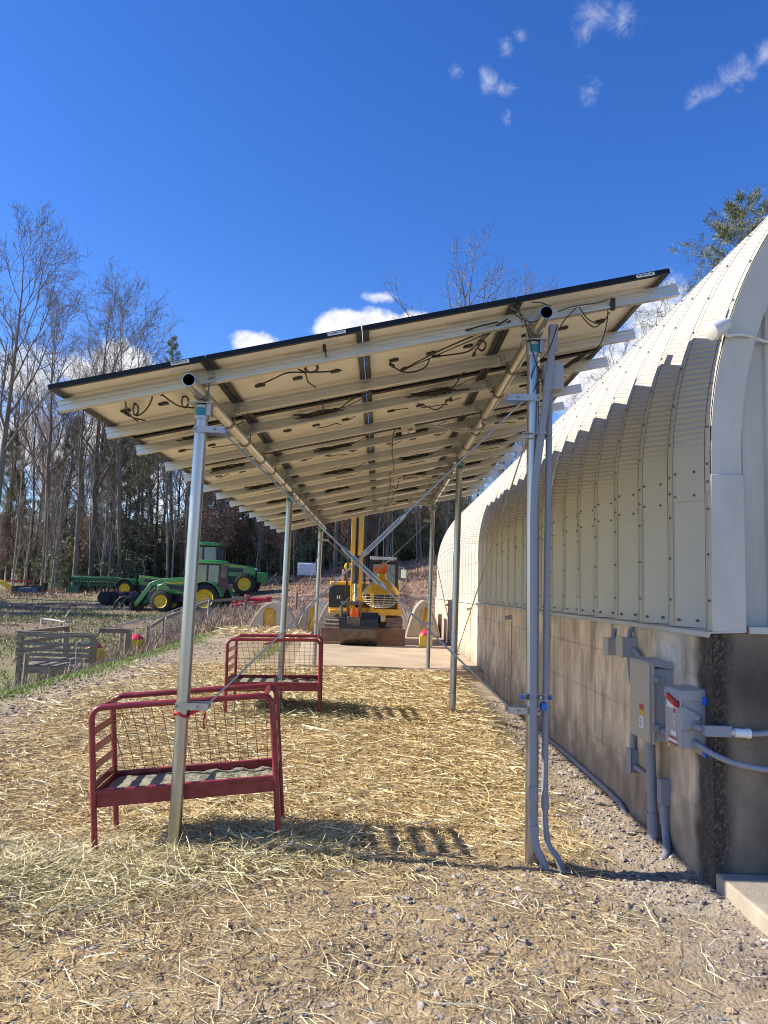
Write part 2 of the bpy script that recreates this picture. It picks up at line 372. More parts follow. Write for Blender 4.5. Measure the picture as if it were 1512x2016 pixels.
# loose straw, gravel, grass: nobody could count them
def ribbons(name, x, y, length, width, cols, lift=.012, tilt=.25, bend=.5, kind='stuff', matl='straw', upright=False):
    n = len(x); z = zg(x, y); az = rng.uniform(0, 2*np.pi, n); d = np.stack([np.cos(az), np.sin(az), np.zeros(n)], 1)
    p = np.stack([x, y, z], 1)
    if upright:
        lean = rng.normal(0, tilt, (n, 2)); d3 = np.concatenate([lean, np.ones((n, 1))], 1); d3 /= np.linalg.norm(d3, axis=1)[:, None]
        mid = p+d3*(length*.55)[:, None]; end = p+d3*length[:, None]; end[:, :2] += lean*length[:, None]*bend
        side = d*(width/2)[:, None]; tip = side*.25; p[:, 2] -= .01
    else:
        p[:, 2] += np.abs(rng.normal(0, lift, n))+.004
        el = rng.normal(0, tilt, n)*.5; d[:, 2] = np.tan(np.clip(el, -.5, .5)); bn = rng.normal(0, bend, n)*.5
        sd = np.stack([-d[:, 1], d[:, 0], np.zeros(n)], 1)
        mid = p+d*(length*.5)[:, None]; end = p+d*length[:, None]+sd*(bn*length)[:, None]
        e2 = np.stack([end[:, 0], end[:, 1]], 1); end[:, 2] = np.maximum(end[:, 2], zg(e2[:, 0], e2[:, 1])+.003)
        mid[:, 2] = np.maximum(mid[:, 2], zg(mid[:, 0], mid[:, 1])+.006)
        side = sd*(width/2)[:, None]; side[:, 2] = rng.normal(0, .35, n)*width; tip = side*.7
    V = np.stack([p-side, p+side, mid+side, mid-side, end+tip, end-tip], 1).reshape(-1, 3)
    b = np.arange(n)[:, None]*6; F = np.concatenate([b+np.array([0, 1, 2, 3]), b+np.array([3, 2, 4, 5])])
    return raw_mesh(name, V, F, matl, kind=kind, tint=np.repeat(cols, 6, 0))
def pick(n, pal, p, jit=.15):
    pal = np.array(pal); c = pal[rng.choice(len(pal), n, p=p)]
    return c*(1+rng.normal(0, jit, (n, 1)))
def scatter(n, x0, x1, y0, y1, fn):
    xs, ys = [], []; got = 0
    while got < n:
        x = rng.uniform(x0, x1, n); y = rng.uniform(y0, y1, n); k = rng.uniform(0, 1, n) < fn(x, y)
        xs.append(x[k]); ys.append(y[k]); got += k.sum()
    return np.concatenate(xs)[:n], np.concatenate(ys)[:n]
STRAW = [(.62, .48, .235), (.74, .62, .37), (.47, .335, .155), (.31, .21, .10), (.82, .76, .55)]
sx, sy = scatter(95000, -5, 1.9, 5, 16.2, lambda x, y: straw_mask(x, y)*(.35+.65*np.clip(.5+vnoise(x, y, 1.4, 21), 0, 1))*np.clip(1.5-(y-5)/14, .4, 1))
ribbons('straw', sx, sy, rng.gamma(3.2, .035, len(sx))+.02, rng.uniform(.0025, .0055, len(sx))*(1+.05*(sy-5)), pick(len(sx), STRAW, [.35, .25, .2, .12, .08]), lift=.018)
sx, sy = scatter(23000, -2.9, 2.6, 2.4, 5.6, lambda x, y: np.clip(.45-.16*x+.35*vnoise(x, y, 1.6, 22), .05, 1)*np.where(x > 1.5, .35, 1))
ribbons('straw', sx, sy, rng.gamma(2.6, .026, len(sx))+.015, rng.uniform(.0016, .0036, len(sx)), pick(len(sx), [(.56, .42, .20), (.70, .58, .32), (.38, .26, .12), (.26, .175, .09), (.80, .72, .50)], [.3, .22, .25, .15, .08]), lift=.008)
sx, sy = scatter(170, -2.6, 2.1, 2.7, 5.4, lambda x, y: np.ones_like(x))
ribbons('straw', sx, sy, rng.uniform(.12, .32, len(sx)), rng.uniform(.0025, .0055, len(sx)), pick(len(sx), [(.74, .62, .34), (.82, .76, .54)], [.6, .4]), lift=.014, bend=.8)
hx, hy = scatter(30000, -4, -.1, 4.0, 6.1, lambda x, y: np.clip(np.exp(-(((x+2.35)/.75)**2+((y-4.85)/.5)**2))+.9*np.exp(-(((x+1.0)/.75)**2+((y-5.45)/.4)**2)), 0, 1)*np.clip(.6+.6*vnoise(x, y, 2, 25), 0, 1))
ribbons('hay', hx, hy, rng.uniform(.05, .22, len(hx)), rng.uniform(.002, .0045, len(hx)), pick(len(hx), [(.60, .51, .26), (.74, .65, .38), (.45, .39, .18), (.30, .23, .11), (.84, .77, .52)], [.3, .25, .2, .15, .1]), lift=.03, tilt=.5)
hx, hy = scatter(5000, -2.4, -.2, 9.2, 11.4, lambda x, y: np.exp(-(((x+1.1)/.9)**2+((y-10.3)/.6)**2)))
ribbons('hay', hx, hy, rng.uniform(.06, .24, len(hx)), rng.uniform(.004, .008, len(hx)), pick(len(hx), [(.46, .42, .22), (.60, .54, .32), (.30, .28, .14)], [.4, .35, .25]), lift=.03, tilt=.5)
sx, sy = scatter(5000, -5.2, -2.4, 19, 27, lambda x, y: np.exp(-(((x+3.6)/1.0)**2+((y-25)/1.2)**2)))
ribbons('straw', sx, sy, rng.uniform(.1, .35, len(sx)), rng.uniform(.01, .02, len(sx)), pick(len(sx), STRAW, [.4, .3, .1, .05, .15]), lift=.06, tilt=.5)
# gravel
ico = bmesh.new(); bmesh.ops.create_icosphere(ico, subdivisions=1, radius=1); iv = np.array([v.co[:] for v in ico.verts]); jf = np.array([[v.index for v in f.verts] for f in ico.faces]); ico.free()
def stones(name, x, y, r, cols, sink=.25):
    n = len(x); k = len(iv)
    sh = rng.uniform(.55, 1.25, (n, 1, 3))*np.array([1, 1, .62]); jit = rng.uniform(.6, 1.25, (n, k, 1))
    v = iv[None]*sh*jit; a = rng.uniform(0, 6.28, n); ca, sa = np.cos(a)[:, None], np.sin(a)[:, None]
    v = np.stack([v[..., 0]*ca-v[..., 1]*sa, v[..., 0]*sa+v[..., 1]*ca, v[..., 2]], -1)*r[:, None, None]
    v += np.stack([x, y, zg(x, y)+r*sink], 1)[:, None, :]
    F = (jf[None]+(np.arange(n)*k)[:, None, None]).reshape(-1, 3)
    return raw_mesh(name, v.reshape(-1, 3), F, 'stone', kind='stuff', tint=np.repeat(cols, k, 0))
SC = [(.46, .40, .34), (.36, .30, .25), (.54, .47, .40), (.40, .29, .20), (.28, .23, .19)]
gx_, gy_ = scatter(8200, -2.6, 2.7, 2.5, 5.3, lambda x, y: np.clip(.12+.30*sm(-1, 1.2, x)+.45*vnoise(x, y, 1.9, 31), .03, 1))
stones('gravel', gx_, gy_, np.clip(rng.lognormal(-4.8, .58, len(gx_)), .003, .036), pick(len(gx_), SC, [.3, .25, .15, .2, .1], .2), .0)
gx_, gy_ = scatter(4600, 1.1, 2.15, 4.7, 13, lambda x, y: sm(1.25, 2.0, x+.1*vnoise(x, y, 2, 33))*np.clip(1.4-(y-4.7)/9, .1, 1))
stones('gravel', gx_, gy_, np.clip(rng.lognormal(-4.85, .5, len(gx_)), .004, .038), pick(len(gx_), [(.50, .45, .39), (.38, .33, .28), (.58, .53, .46), (.38, .28, .19)], [.35, .3, .2, .15], .15), .3)
gx_, gy_ = scatter(2600, -5.6, -3.4, 4.5, 22, lambda x, y: np.exp(-((x+4.5)/.8)**2))
stones('gravel', gx_, gy_, np.clip(rng.lognormal(-4.2, .5, len(gx_)), .008, .05), pick(len(gx_), SC, [.35, .2, .25, .1, .1], .2), .2)
# grass strip on the terrace edge, brown brush along the fence
G = [(.20, .27, .05), (.28, .35, .09), (.36, .40, .14), (.42, .36, .18)]
tx, ty = scatter(26000, -7.6, -2.5, 8, 27, lambda x, y: np.maximum(np.exp(-((x+5.7+.012*(y-14)+.25*vnoise(x, y, .5, 41))/.55)**2)*(.35+.65*(y < 24)), .8*np.exp(-(((x+2.7)/.3)**2+((y-21)/3)**2))))
ribbons('grass', tx, ty, rng.uniform(.02, .075, len(tx)), rng.uniform(.006, .014, len(tx)), pick(len(tx), G, [.35, .3, .25, .1]), tilt=.4, upright=True, matl='grass_blade')
bx_, by_ = scatter(17000, -12, -6.1, 12, 38, lambda x, y: np.clip(np.exp(-((x+8.3)/1.0)**2)*np.clip(.4+vnoise(x, y, .7, 43), .05, 1), 0, 1))
ribbons('brush', bx_, by_, rng.uniform(.12, .55, len(bx_))*(.6+.6*rng.uniform(0, 1, len(bx_))), rng.uniform(.008, .02, len(bx_)), pick(len(bx_), [(.30, .215, .15), (.40, .31, .22), (.22, .15, .11), (.32, .19, .15)], [.35, .25, .2, .2]), tilt=.35, upright=True, matl='grass_blade')
bx_, by_ = scatter(6500, -9, -3.2, 27, 40, lambda x, y: np.clip(.15+.8*vnoise(x, y, .8, 47), .02, 1))
ribbons('brush', bx_, by_, rng.uniform(.15, .7, len(bx_)), rng.uniform(.012, .03, len(bx_)), pick(len(bx_), [(.34, .24, .16), (.44, .34, .24), (.26, .17, .12)], [.4, .3, .3]), tilt=.4, upright=True, matl='grass_blade')
tx, ty = scatter(34000, -30, -9.5, 20, 44, lambda x, y: np.clip(.25+.9*vnoise(x, y, .25, 49), .03, 1))
ribbons('grass', tx, ty, rng.uniform(.05, .14, len(tx)), rng.uniform(.02, .04, len(tx)), pick(len(tx), [(.19, .25, .06), (.28, .31, .11), (.34, .26, .15)], [.45, .4, .15]), tilt=.5, upright=True, matl='grass_blade')
bx_, by_ = scatter(9000, -28, 8, 36, 62, lambda x, y: np.clip(.2+.8*vnoise(x, y, .4, 51), .03, 1)*np.where((y > 52) | (x > -5), 1, .2))
ribbons('brush', bx_, by_, rng.uniform(.1, .5, len(bx_)), rng.uniform(.02, .05, len(bx_)), pick(len(bx_), [(.40, .26, .17), (.48, .34, .22), (.28, .17, .11)], [.4, .3, .3]), tilt=.5, upright=True, matl='grass_blade')
lx, ly = scatter(14000, -26, 8, 30, 64, lambda x, y: np.clip(.3+.6*vnoise(x, y, .5, 53), .05, 1)*np.where(x > -6, 1, .5))
ribbons('fallen_leaves', lx, ly, rng.uniform(.06, .13, len(lx)), rng.uniform(.03, .075, len(lx)), pick(len(lx), [(.40, .22, .13), (.30, .16, .10), (.48, .32, .20)], [.5, .3, .2]), lift=.02, matl='grass_blade')

# concrete pad behind the canopy and the step at the building corner
pd = thing('concrete_pad', 'wide tan concrete pad under the excavator behind the straw', 'concrete pad', (-.1, 22, 0))
one('slab', 'concrete_pad', lambda m: m.prism([(-1.75, 16.25), (2.14, 15.75), (2.14, 31), (-2.35, 31), (-2.35, 24)], -.3, .22, 'z'), pd, bevel=.02)
pd['kind'] = 'structure'
stp = thing('concrete_step', 'low concrete step at the foot of the stained building corner', 'step', (2.6, 4.2, 0))
one('slab', 'slab', lambda m: m.box((3.2, 4.05, -.05), (2.14, 1.84, .30)), stp, bevel=.015)

# ================================================================ QUONSET BUILDING
bld = thing('quonset_building', 'cream corrugated arched metal building on a stained concrete wall', 'building', (5.155, 17.5, 0))
WX, Y0, Y1, WT, RA, ZC = 2.135, 4.98, 30.2, 1.577, 3.0, 2.75
XC = WX+RA
# concrete foundation: fine grid so the stains have their own shapes
def wall_tint(s, z, end):
    n = vnoise(s, z, 1.1, 61); nf = vnoise(s, z, 6, 62); st = vnoise(s*3.2, z*.35, 1.0, 63); fx = vnoise(s*9, z*1.1, 1, 68)
    c = np.ones(s.shape+(3,))*np.array((.64, .50, .355))
    def bl(m, col):
        nonlocal c; m = np.clip(m, 0, 1)[..., None]; c = c*(1-m)+np.array(col)*m
    bl(.5+.6*n, (.76, .62, .46)); bl(sm(.25, .8, vnoise(s*11, z*.5, 1, 70))*(.35+.65*sm(.4, 1.5, z))*.75, (.24, .19, .14)); bl(sm(.35, .75, vnoise(s*2.6, z*.25, 1, 71)+.25*vnoise(s*14, z, 1, 72))*.65, (.17, .14, .11)); bl(sm(.4, .8, vnoise(s*5, z*1.2, 1, 73))*sm(.5, .9, z)*.5, (.80, .68, .53)); bl((.1+.9*st)*.8, (.43, .335, .235)); bl((.0+fx)*.4, (.30, .235, .17)); bl((.35+.8*vnoise(s, z, 2.1, 64))*(z > .7)*.5, (.66, .50, .37))
    bl(sm(.70, .15, z+.18*nf+.12*n)*.8, (.23, .185, .14))
    bl(sm(.75, 1.0, vnoise(s*1.4, z*.5, 1.3, 65)+.35*(1-z))*.6, (.22, .19, .155))
    for zl in (.42, .86, 1.28): bl(np.exp(-((z-zl-.003*nf)/.009)**2)*(.2+.3*np.abs(n)), (.15, .13, .11))
    if not end:
        for k in range(21): bl(np.exp(-((s-Y0-.61-1.22*k)/.010)**2)*.13, (.15, .13, .11))
        for d in (12.55, 18.24, 24.0, 9.7): bl(np.exp(-((s-d-.012)/.045)**2)*sm(1.46, 1.30, z)*(.95 if d != 9.7 else .6), (.045, .032, .026))
        bl(np.exp(-(((s-5.62+.12*nf)/.34)**2+((z-1.34+.1*n)/.20)**2))*1.1*(.55+.9*np.abs(vnoise(s, z, 11, 66))), (.62, .62, .62))
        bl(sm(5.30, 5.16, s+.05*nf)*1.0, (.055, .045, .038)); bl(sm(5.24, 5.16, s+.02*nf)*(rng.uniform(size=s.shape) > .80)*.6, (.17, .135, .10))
    else:
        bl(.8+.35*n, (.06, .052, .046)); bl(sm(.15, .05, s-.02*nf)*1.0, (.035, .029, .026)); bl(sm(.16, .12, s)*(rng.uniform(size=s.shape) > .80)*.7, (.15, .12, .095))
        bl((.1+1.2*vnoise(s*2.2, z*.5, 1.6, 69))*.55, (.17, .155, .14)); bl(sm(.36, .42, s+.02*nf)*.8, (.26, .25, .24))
    return c
def grid_mesh(a, b, fn):
    A, B = np.meshgrid(a, b); V = fn(A, B).reshape(-1, 3); n = len(a)
    i = (np.arange(len(b)-1)[:, None]*n+np.arange(n-1)[None]).ravel(); return A, B, V, np.stack([i, i+1, i+n+1, i+n], 1)
mat('concrete_wall', (.60, .575, .54), .92, 0, 0, 3.4, col2=(1.36, 1.32, 1.25), attr='tint', bump=.6, bscale=60, stretch=(1, 1, .55), fac=(.30, .66))
wy = axis([(Y0, 5.4, 40), (5.4, 8, 220), (8, 13, 200), (13, 20, 150), (20, Y1, 100)]); wz = np.linspace(-.35, WT, 170)
A, B, V, F = grid_mesh(wy, wz, lambda a, b: np.stack([np.full(a.shape, WX)+.003*vnoise(a, b, 5, 3), a, b], -1))
V[:, 0] -= 0.0; raw_mesh('concrete_wall', V-np.array(bld.location), F[:, ::-1], 'concrete_wall', bld, True, tint=wall_tint(A, B, False).reshape(-1, 3))
wx = np.linspace(WX, 2.56, 50)
A, B, V, F = grid_mesh(wx, wz, lambda a, b: np.stack([a, np.full(a.shape, Y0)+.003*vnoise(a, b, 5, 3), b], -1))
raw_mesh('corner_wall', V-np.array(bld.location), F, 'concrete_wall', bld, True, tint=wall_tint(A-WX, B, True).reshape(-1, 3), )
one('wall_core', 'slab', lambda m: (m.box((WX+.16, (Y0+Y1)/2+.03, WT/2-.178), (.3, Y1-Y0-.08, WT+.34)), m.box((8.0, 17.6, .6), (.3, 25, 1.95)), m.box((2.36, Y0+.1, .6), (.396, .18, 1.95))), bld)
# arch skin: deep trapezoid corrugation along the length, fine crimps across it on the curved part
cm = bpy.data.materials.new('arch_steel'); cm.use_nodes = True; t = cm.node_tree; b = t.nodes['Principled BSDF']; MATS['arch_steel'] = cm
b.inputs['Roughness'].default_value = .42; b.inputs['Specular IOR Level'].default_value = .4
uvn = t.nodes.new('ShaderNodeUVMap'); sp = t.nodes.new('ShaderNodeSeparateXYZ'); t.links.new(uvn.outputs[0], sp.inputs[0])
wv = t.nodes.new('ShaderNodeMath'); wv.operation = 'MULTIPLY'; wv.inputs[1].default_value = 2*math.pi/.043; t.links.new(sp.outputs[1], wv.inputs[0])
sn = t.nodes.new('ShaderNodeMath'); sn.operation = 'SINE'; t.links.new(wv.outputs[0], sn.inputs[0])
gt = t.nodes.new('ShaderNodeMapRange'); t.links.new(sp.outputs[1], gt.inputs[0]); gt.inputs[1].default_value = 2.86; gt.inputs[2].default_value = 3.0
ml = t.nodes.new('ShaderNodeMath'); ml.operation = 'MULTIPLY'; t.links.new(sn.outputs[0], ml.inputs[0]); t.links.new(gt.outputs[0], ml.inputs[1])
bp = t.nodes.new('ShaderNodeBump'); bp.inputs['Distance'].default_value = .0045; bp.inputs['Strength'].default_value = 1.0; t.links.new(ml.outputs[0], bp.inputs['Height']); t.links.new(bp.outputs[0], b.inputs['Normal'])
no = t.nodes.new('ShaderNodeTexNoise'); no.inputs['Scale'].default_value = 1.8; no.inputs['Detail'].default_value = 7; tcx = t.nodes.new('ShaderNodeTexCoord'); t.links.new(tcx.outputs['Object'], no.inputs[0])
mi = t.nodes.new('ShaderNodeMix'); mi.data_type = 'RGBA'; t.links.new(no.outputs['Fac'], mi.inputs[0]); mi.inputs[6].default_value = (.46, .425, .345, 1); mi.inputs[7].default_value = (.56, .525, .44, 1); t.links.new(mi.outputs[2], b.inputs['Base Color'])
mat('trim_white', (.42, .405, .36), .5, 0, .08, 2.2, col2=(.56, .545, .49), stretch=(1, 1, .35), fac=(.3, .62))
PP = .667; prof = [(0, 0), (.085, 0), (.135, .145), (.41, .145), (.655, 0)]      # (along, depth) per period
nper = int((Y1-Y0)/PP)
al = np.concatenate([[y+k*PP for y, _ in prof] for k in range(nper)]+[[nper*PP, nper*PP+.085]])+Y0
dp = np.concatenate([[d for _, d in prof] for k in range(nper)]+[[0, 0]])
def arch_path(zlo, off=0.0, full=True):
    """(x, z, normal x, normal z, arclength) up one side and over"""
    P = [(WX, z, -1, 0, z) for z in np.linspace(zlo, ZC, 6)]
    for a in np.linspace(0, math.pi, 64)[1:]: P.append((XC-RA*math.cos(a), ZC+RA*math.sin(a), -math.cos(a), math.sin(a), ZC+RA*a))
    for z in np.linspace(ZC, zlo, 6)[1:]: P.append((XC+RA, z, 1, 0, ZC+RA*math.pi+ZC-z))
    return np.array(P)
def arch_mesh(name, P, inset):
    n = len(P); m = len(al); d = dp[None, :]+inset
    x = P[:, 0:1]-P[:, 2:3]*d; z = P[:, 1:2]-P[:, 3:4]*d; y = np.repeat(al[None], n, 0)
    V = np.stack([x, y, z], -1).reshape(-1, 3); uv = np.stack([y, np.repeat(P[:, 4:5], m, 1)], -1).reshape(-1, 2)
    i = (np.arange(n-1)[:, None]*m+np.arange(m-1)[None]).ravel(); F = np.stack([i, i+m, i+m+1, i+1], 1)
    o = raw_mesh(name, V-np.array(bld.location), F, cm, bld, True, uv=uv); o.data.set_sharp_from_angle(angle=.5); return o
arch_mesh('arch_shell', arch_path(2.49), 0.0)
lowP = np.array([(WX, z, -1, 0, z-1.5) for z in (WT+.012, 2.0, 2.52)]); arch_mesh('lower_panel', lowP, .008)
def bolts(m):
    for k in range(0, 26):
        ys = Y0+k*PP
        zz = np.concatenate([np.arange(1.78, 2.75, .30), [2.56]]) if k < 14 else np.arange(1.78, 2.75, .45)
        for z in zz: m.lathe([(.009, 0), (.009, -.008), (.006, -.012)], (WX-.001, ys+.030, z), 'x', 6)
        for a in np.arange(.06, 1.25, .10 if k < 14 else .2):
            c = Vector((XC-(RA+.004)*math.cos(a), ys+.034, ZC+(RA+.004)*math.sin(a))); m.box(c, (.013, .015, .013))
        if k < 14:
            for z in (2.53, 2.70):
                for f in (.35, .92): m.lathe([(.012, -.004), (.012, .006)], (WX+.2*(1-f)+.012, ys+PP-.012-.08*f+.0, z), 'y', 6) if False else m.box((WX+.145-.145*f, ys+.41+.245*f-.004, z), (.014, .014, .016))
            for f in (.3, .85): m.box((WX+.145-.145*f, ys+.41+.245*f-.005, WT+.06), (.016, .016, .018))
one('bolts', 'bolt_dark', bolts, bld, smooth=False, kind='stuff')
def laps(m):  # dark strips along the laps, painted in for the gap shadows
    P = arch_path(WT+.02)[:38]
    for k in range(nper):
        for yc, wd in ((Y0+k*PP+.079, .009), (Y0+k*PP+.650, .005)):
            a = [(p[0]+p[2]*.0025, yc-wd/2, p[1]+p[3]*.0025) for p in P]; b2 = [(p[0]+p[2]*.0025, yc+wd/2, p[1]+p[3]*.0025) for p in P]; n = len(P)
            if wd < .006: a = [(x-P[i][2]*.005, y, z-P[i][3]*.005) for i, (x, y, z) in enumerate(a)]; b2 = [(x-P[i][2]*.0025, y, z-P[i][3]*.0025) for i, (x, y, z) in enumerate(b2)]
            m.add(a+b2, [(i, i+1, n+i+1, n+i) for i in range(n-1)])
one('lap_gap_shade', 'bolt_dark', laps, bld, smooth=False)
one('base_flashing', 'trim_white', lambda m: m.prism([(WX-.035, WT-.03), (WX-.028, WT+.002), (WX+.2, WT+.014), (WX+.2, WT+.004), (WX-.018, WT-.006), (WX-.027, WT-.034)], Y0-.02, Y1, 'y'), bld)
one('corner_trim', 'trim_white', lambda m: m.box((WX+.107, Y0-.008, (WT+2.60)/2+.005), (.216, .018, 2.60-WT)), bld, bevel=.004)
def front_rib(m):       # broad curved face closing the first corrugation
    P = arch_path(2.60); pts = []
    for p in P: pts.append((p[0]-p[2]*.004, p[1]-p[3]*.004, p[0]+(-p[2])*.215, p[1]+(-p[3])*.215))
    for i in range(len(pts)-1):
        a, b2 = pts[i], pts[i+1]; y0, y1 = Y0-.014, Y0-.002
        m.add([(a[0], y0, a[1]), (b2[0], y0, b2[1]), (b2[2], y0+.03, b2[3]), (a[2], y0+.03, a[3])], [(0, 1, 2, 3)])
        m.add([(a[0], y0, a[1]), (b2[0], y0, b2[1]), (b2[0]+.003, Y0+.002, b2[1]), (a[0]+.003, Y0+.002, a[1])], [(0, 1, 2, 3)])
        m.add([(a[2], y0+.03, a[3]), (b2[2], y0+.03, b2[3]), (b2[2], y0+.16, b2[3]), (a[2], y0+.16, a[3])], [(0, 1, 2, 3)])
one('front_rib', 'trim_white', front_rib, bld, sharp=.4)
def endwall(m):
    x = 2.30
    while x < 8.0:
        for (a, d) in ((.0, .0), (.07, .03), (.10, .03)):
            pass
        def zt(q): return ZC+math.sqrt(max(0.0, (RA-.19)**2-(q-XC)**2)) if abs(q-XC) < RA-.19 else ZC
        m.add([(x, Y0+.13, WT), (x+.085, Y0+.13, WT), (x+.085, Y0+.13, zt(x+.085)), (x, Y0+.13, zt(x))], [(0, 1, 2, 3)])
        m.add([(x+.085, Y0+.13, WT), (x+.10, Y0+.105, WT), (x+.10, Y0+.105, zt(x+.1)), (x+.085, Y0+.13, zt(x+.085))], [(0, 1, 2, 3)])
        m.add([(x+.10, Y0+.105, WT), (x+.155, Y0+.105, WT), (x+.155, Y0+.105, zt(x+.155)), (x+.10, Y0+.105, zt(x+.1))], [(0, 1, 2, 3)])
        m.add([(x+.155, Y0+.105, WT), (x+.17, Y0+.13, WT), (x+.17, Y0+.13, zt(x+.17)), (x+.155, Y0+.105, zt(x+.155))], [(0, 1, 2, 3)])
        x += .17
one('end_wall', 'trim_white', endwall, bld, smooth=False)
one('far_end_wall', 'trim_white', lambda m: m.prism([(XC-(RA-.05)*math.cos(a), ZC+(RA-.05)*math.sin(a)) for a in np.linspace(0, math.pi, 40)]+[(XC+RA-.05, 0), (XC-RA+.05, 0)], Y1-.4, Y1-.3, 'y'), bld)
one('end_flashing', 'trim_white', lambda m: m.box((2.62, Y0+.045, WT+.022), (.50, .12, .045)), bld, bevel=.004)
one('door_frame', 'beige_glare', lambda m: (m.box((2.60, Y0+.04, .85), (.08, .16, 1.42)), m.box((3.6, Y0+.04, .85), (.08, .16, 1.42)), m.box((2.67, Y0+.1, 2.0), (.03, .05, .9))), bld, bevel=.004)
dr = one('door', 'trim_white', lambda m: m.box((3.1, Y0+.1, .8), (.92, .05, 1.5)), bld, bevel=.006)
one('handle', 'bracket_zinc', lambda m: m.lathe([(.03, 0), (.03, -.04), (.02, -.06)], (2.75, Y0+.07, .95), 'y', 12), dr, world=True)

# scupper pipes in the wall
for k, yy in enumerate((12.55, 18.24, 24.0)):
    sp_ = thing('drain_pipe', ['short cut drain pipe with a long dark streak below it, nearest in the concrete wall', 'drain pipe at the edge of the canopy shadow on the concrete wall', 'drain pipe in the sunlit far end of the concrete wall'][k], 'drain pipe', (WX, yy, 1.43), group='drain pipes in the concrete wall')
    one('pipe', 'bracket_zinc', lambda m: m.pipe((WX+.05, yy, 1.43), (WX-.10, yy, 1.40), .034, .028, 14), sp_)
# ================================================================ SOLAR CANOPY
TH = math.atan(.2267); ct, st_ = math.cos(TH), math.sin(TH); PX0, PZ0, AY0 = -2.275, 3.07, 5.05
PW, PL, GW, GL = 1.067, 1.726, .007, .004
def pl(u, y, w=0.0): return Vector((PX0+u*ct-w*st_, y, PZ0+u*st_+w*ct))
def rail_y(i): return AY0+(i//2)*(PL+GL)+(.27 if i % 2 == 0 else 1.22)
ZB = {0: pl(.959, 0, -.168).z, 1: pl(3.363, 0, -.168).z}; XB = {0: pl(.959, 0, -.168).x, 1: pl(3.363, 0, -.168).x}
PY = [5.35, 10.6, 16.1]
rack = thing('solar_rack', 'galvanised pipe rack with cross braces holding up the tilted solar panels', 'solar rack', (-.12, 10.6, 0))
mR = Matrix(((ct, 0, -st_), (0, 1, 0), (st_, 0, ct)))
for i in range(14):
    def rail(m, y=rail_y(i)):
        a, b2 = -.045, 4*(PW+GW)+.14; uc, ln = (a+b2)/2, b2-a
        for (h, w_, wc) in ((.085, .028, -.060), (.012, .056, -.0965), (.014, .054, -.052), (.010, .058, -.0225)):
            m.box(pl(uc, y, wc), (ln+(.002 if w_ > .05 else 0), w_, h), mR)
    one('rail', 'aluminium_rail', rail, rack, smooth=False)
for s in (0, 1):
    one('beam', 'beam_steel', lambda m: m.pipe((XB[s], 4.93, ZB[s]), (XB[s], 17.12, ZB[s]), .044, .039, 28), rack)
    for i in range(14):
        y = rail_y(i); u0 = .959 if s == 0 else 3.363
        def clamp(m):
            m.box(pl(u0+.015, y-.034, -.058), (.19, .006, .10), mR); m.box(pl(u0+.015, y+.034, -.058), (.19, .006, .10), mR)
            m.box(pl(u0+.03, y-.045, -.106), (.13, .03, .006), mR)
            for du in (-.05, .075, .10): m.lathe([(.010, 0), (.010, -.012), (.005, -.022)], pl(u0+du, y-.037, -.075), 'y', 6)
        one('rail_clamp', 'bracket_zinc', clamp, rack)
        def ub(m):
            pts = [(XB[s]+.051*math.cos(a), y-.055+(.02 if s else .02), ZB[s]+.051*math.sin(a)) for a in np.linspace(-math.pi-.2, .2, 16)]
            pts = [(pts[0][0], pts[0][1], pts[0][2]+.05)]+pts+[(pts[-1][0], pts[-1][1], pts[-1][2]+.06)]
            m.tube(pts, .0055, 6)
        one('u_bolt', 'bolt_dark', ub, rack)
xl = {0: (-1.337, -1.302), 1: (1.066, 1.073)}
for s in (0, 1):
    for k, y in enumerate(PY):
        zb = z1(xl[s][0], y)-.3; zt = ZB[s]-.075; x0, x1 = (xl[s][0], XB[s]-.004) if k == 0 else (XB[s]-.03, XB[s])
        po = one('post', 'galvanised', lambda m: m.tube([(x0, y, zb), (x1, y, zt)], .0445, 24), rack)
        def cap(m):
            m.lathe([(.052, -.10), (.052, .0), (.03, .012)], (x1, y, zt), 'z', 20); m.box((x1, y, zt+.014), (.17, .13, .008))
            m.tube([(XB[s]+.050*math.cos(a), y, ZB[s]+.050*math.sin(a)) for a in np.linspace(-math.pi*.95, -.05*math.pi, 12)], .010, 6)
            m.box((x1+.055, y, zt-.03), (.03, .09, .09))
        one('post_cap', 'bracket_zinc', cap, po)
        one('sticker', 'teal_sticker', lambda m: m.prism([(.0535*math.cos(a), .0535*math.sin(a)) for a in np.linspace(-2.2, -.95, 7)]+[(.051*math.cos(a), .051*math.sin(a)) for a in np.linspace(-.95, -2.2, 7)], -.075, -.02, 'z'), po, world=False).location = (x1-po.parent.location.x, y-po.parent.location.y, zt)
def brace_bracket(p, dx, nm='brace_bracket'):
    def f(m):
        x, y, z = p; m.box((x+dx*.07, y-.052, z), (.22, .005, .046)); m.box((x+dx*.07, y+.052, z), (.22, .005, .046))
        m.tube([(x+.050*math.cos(a), y+.050*math.sin(a), z+.012) for a in np.linspace(0, 6.28, 20)[:-1]], .005, 6, closed=True)
        for q in (-.065, .075, .15): m.lathe([(.009, -.058), (.009, -.07), (.005, -.08)], (x+dx*.06+q*dx-.03*dx, y, z), 'y', 6)
    one(nm, 'bracket_zinc', f, rack)
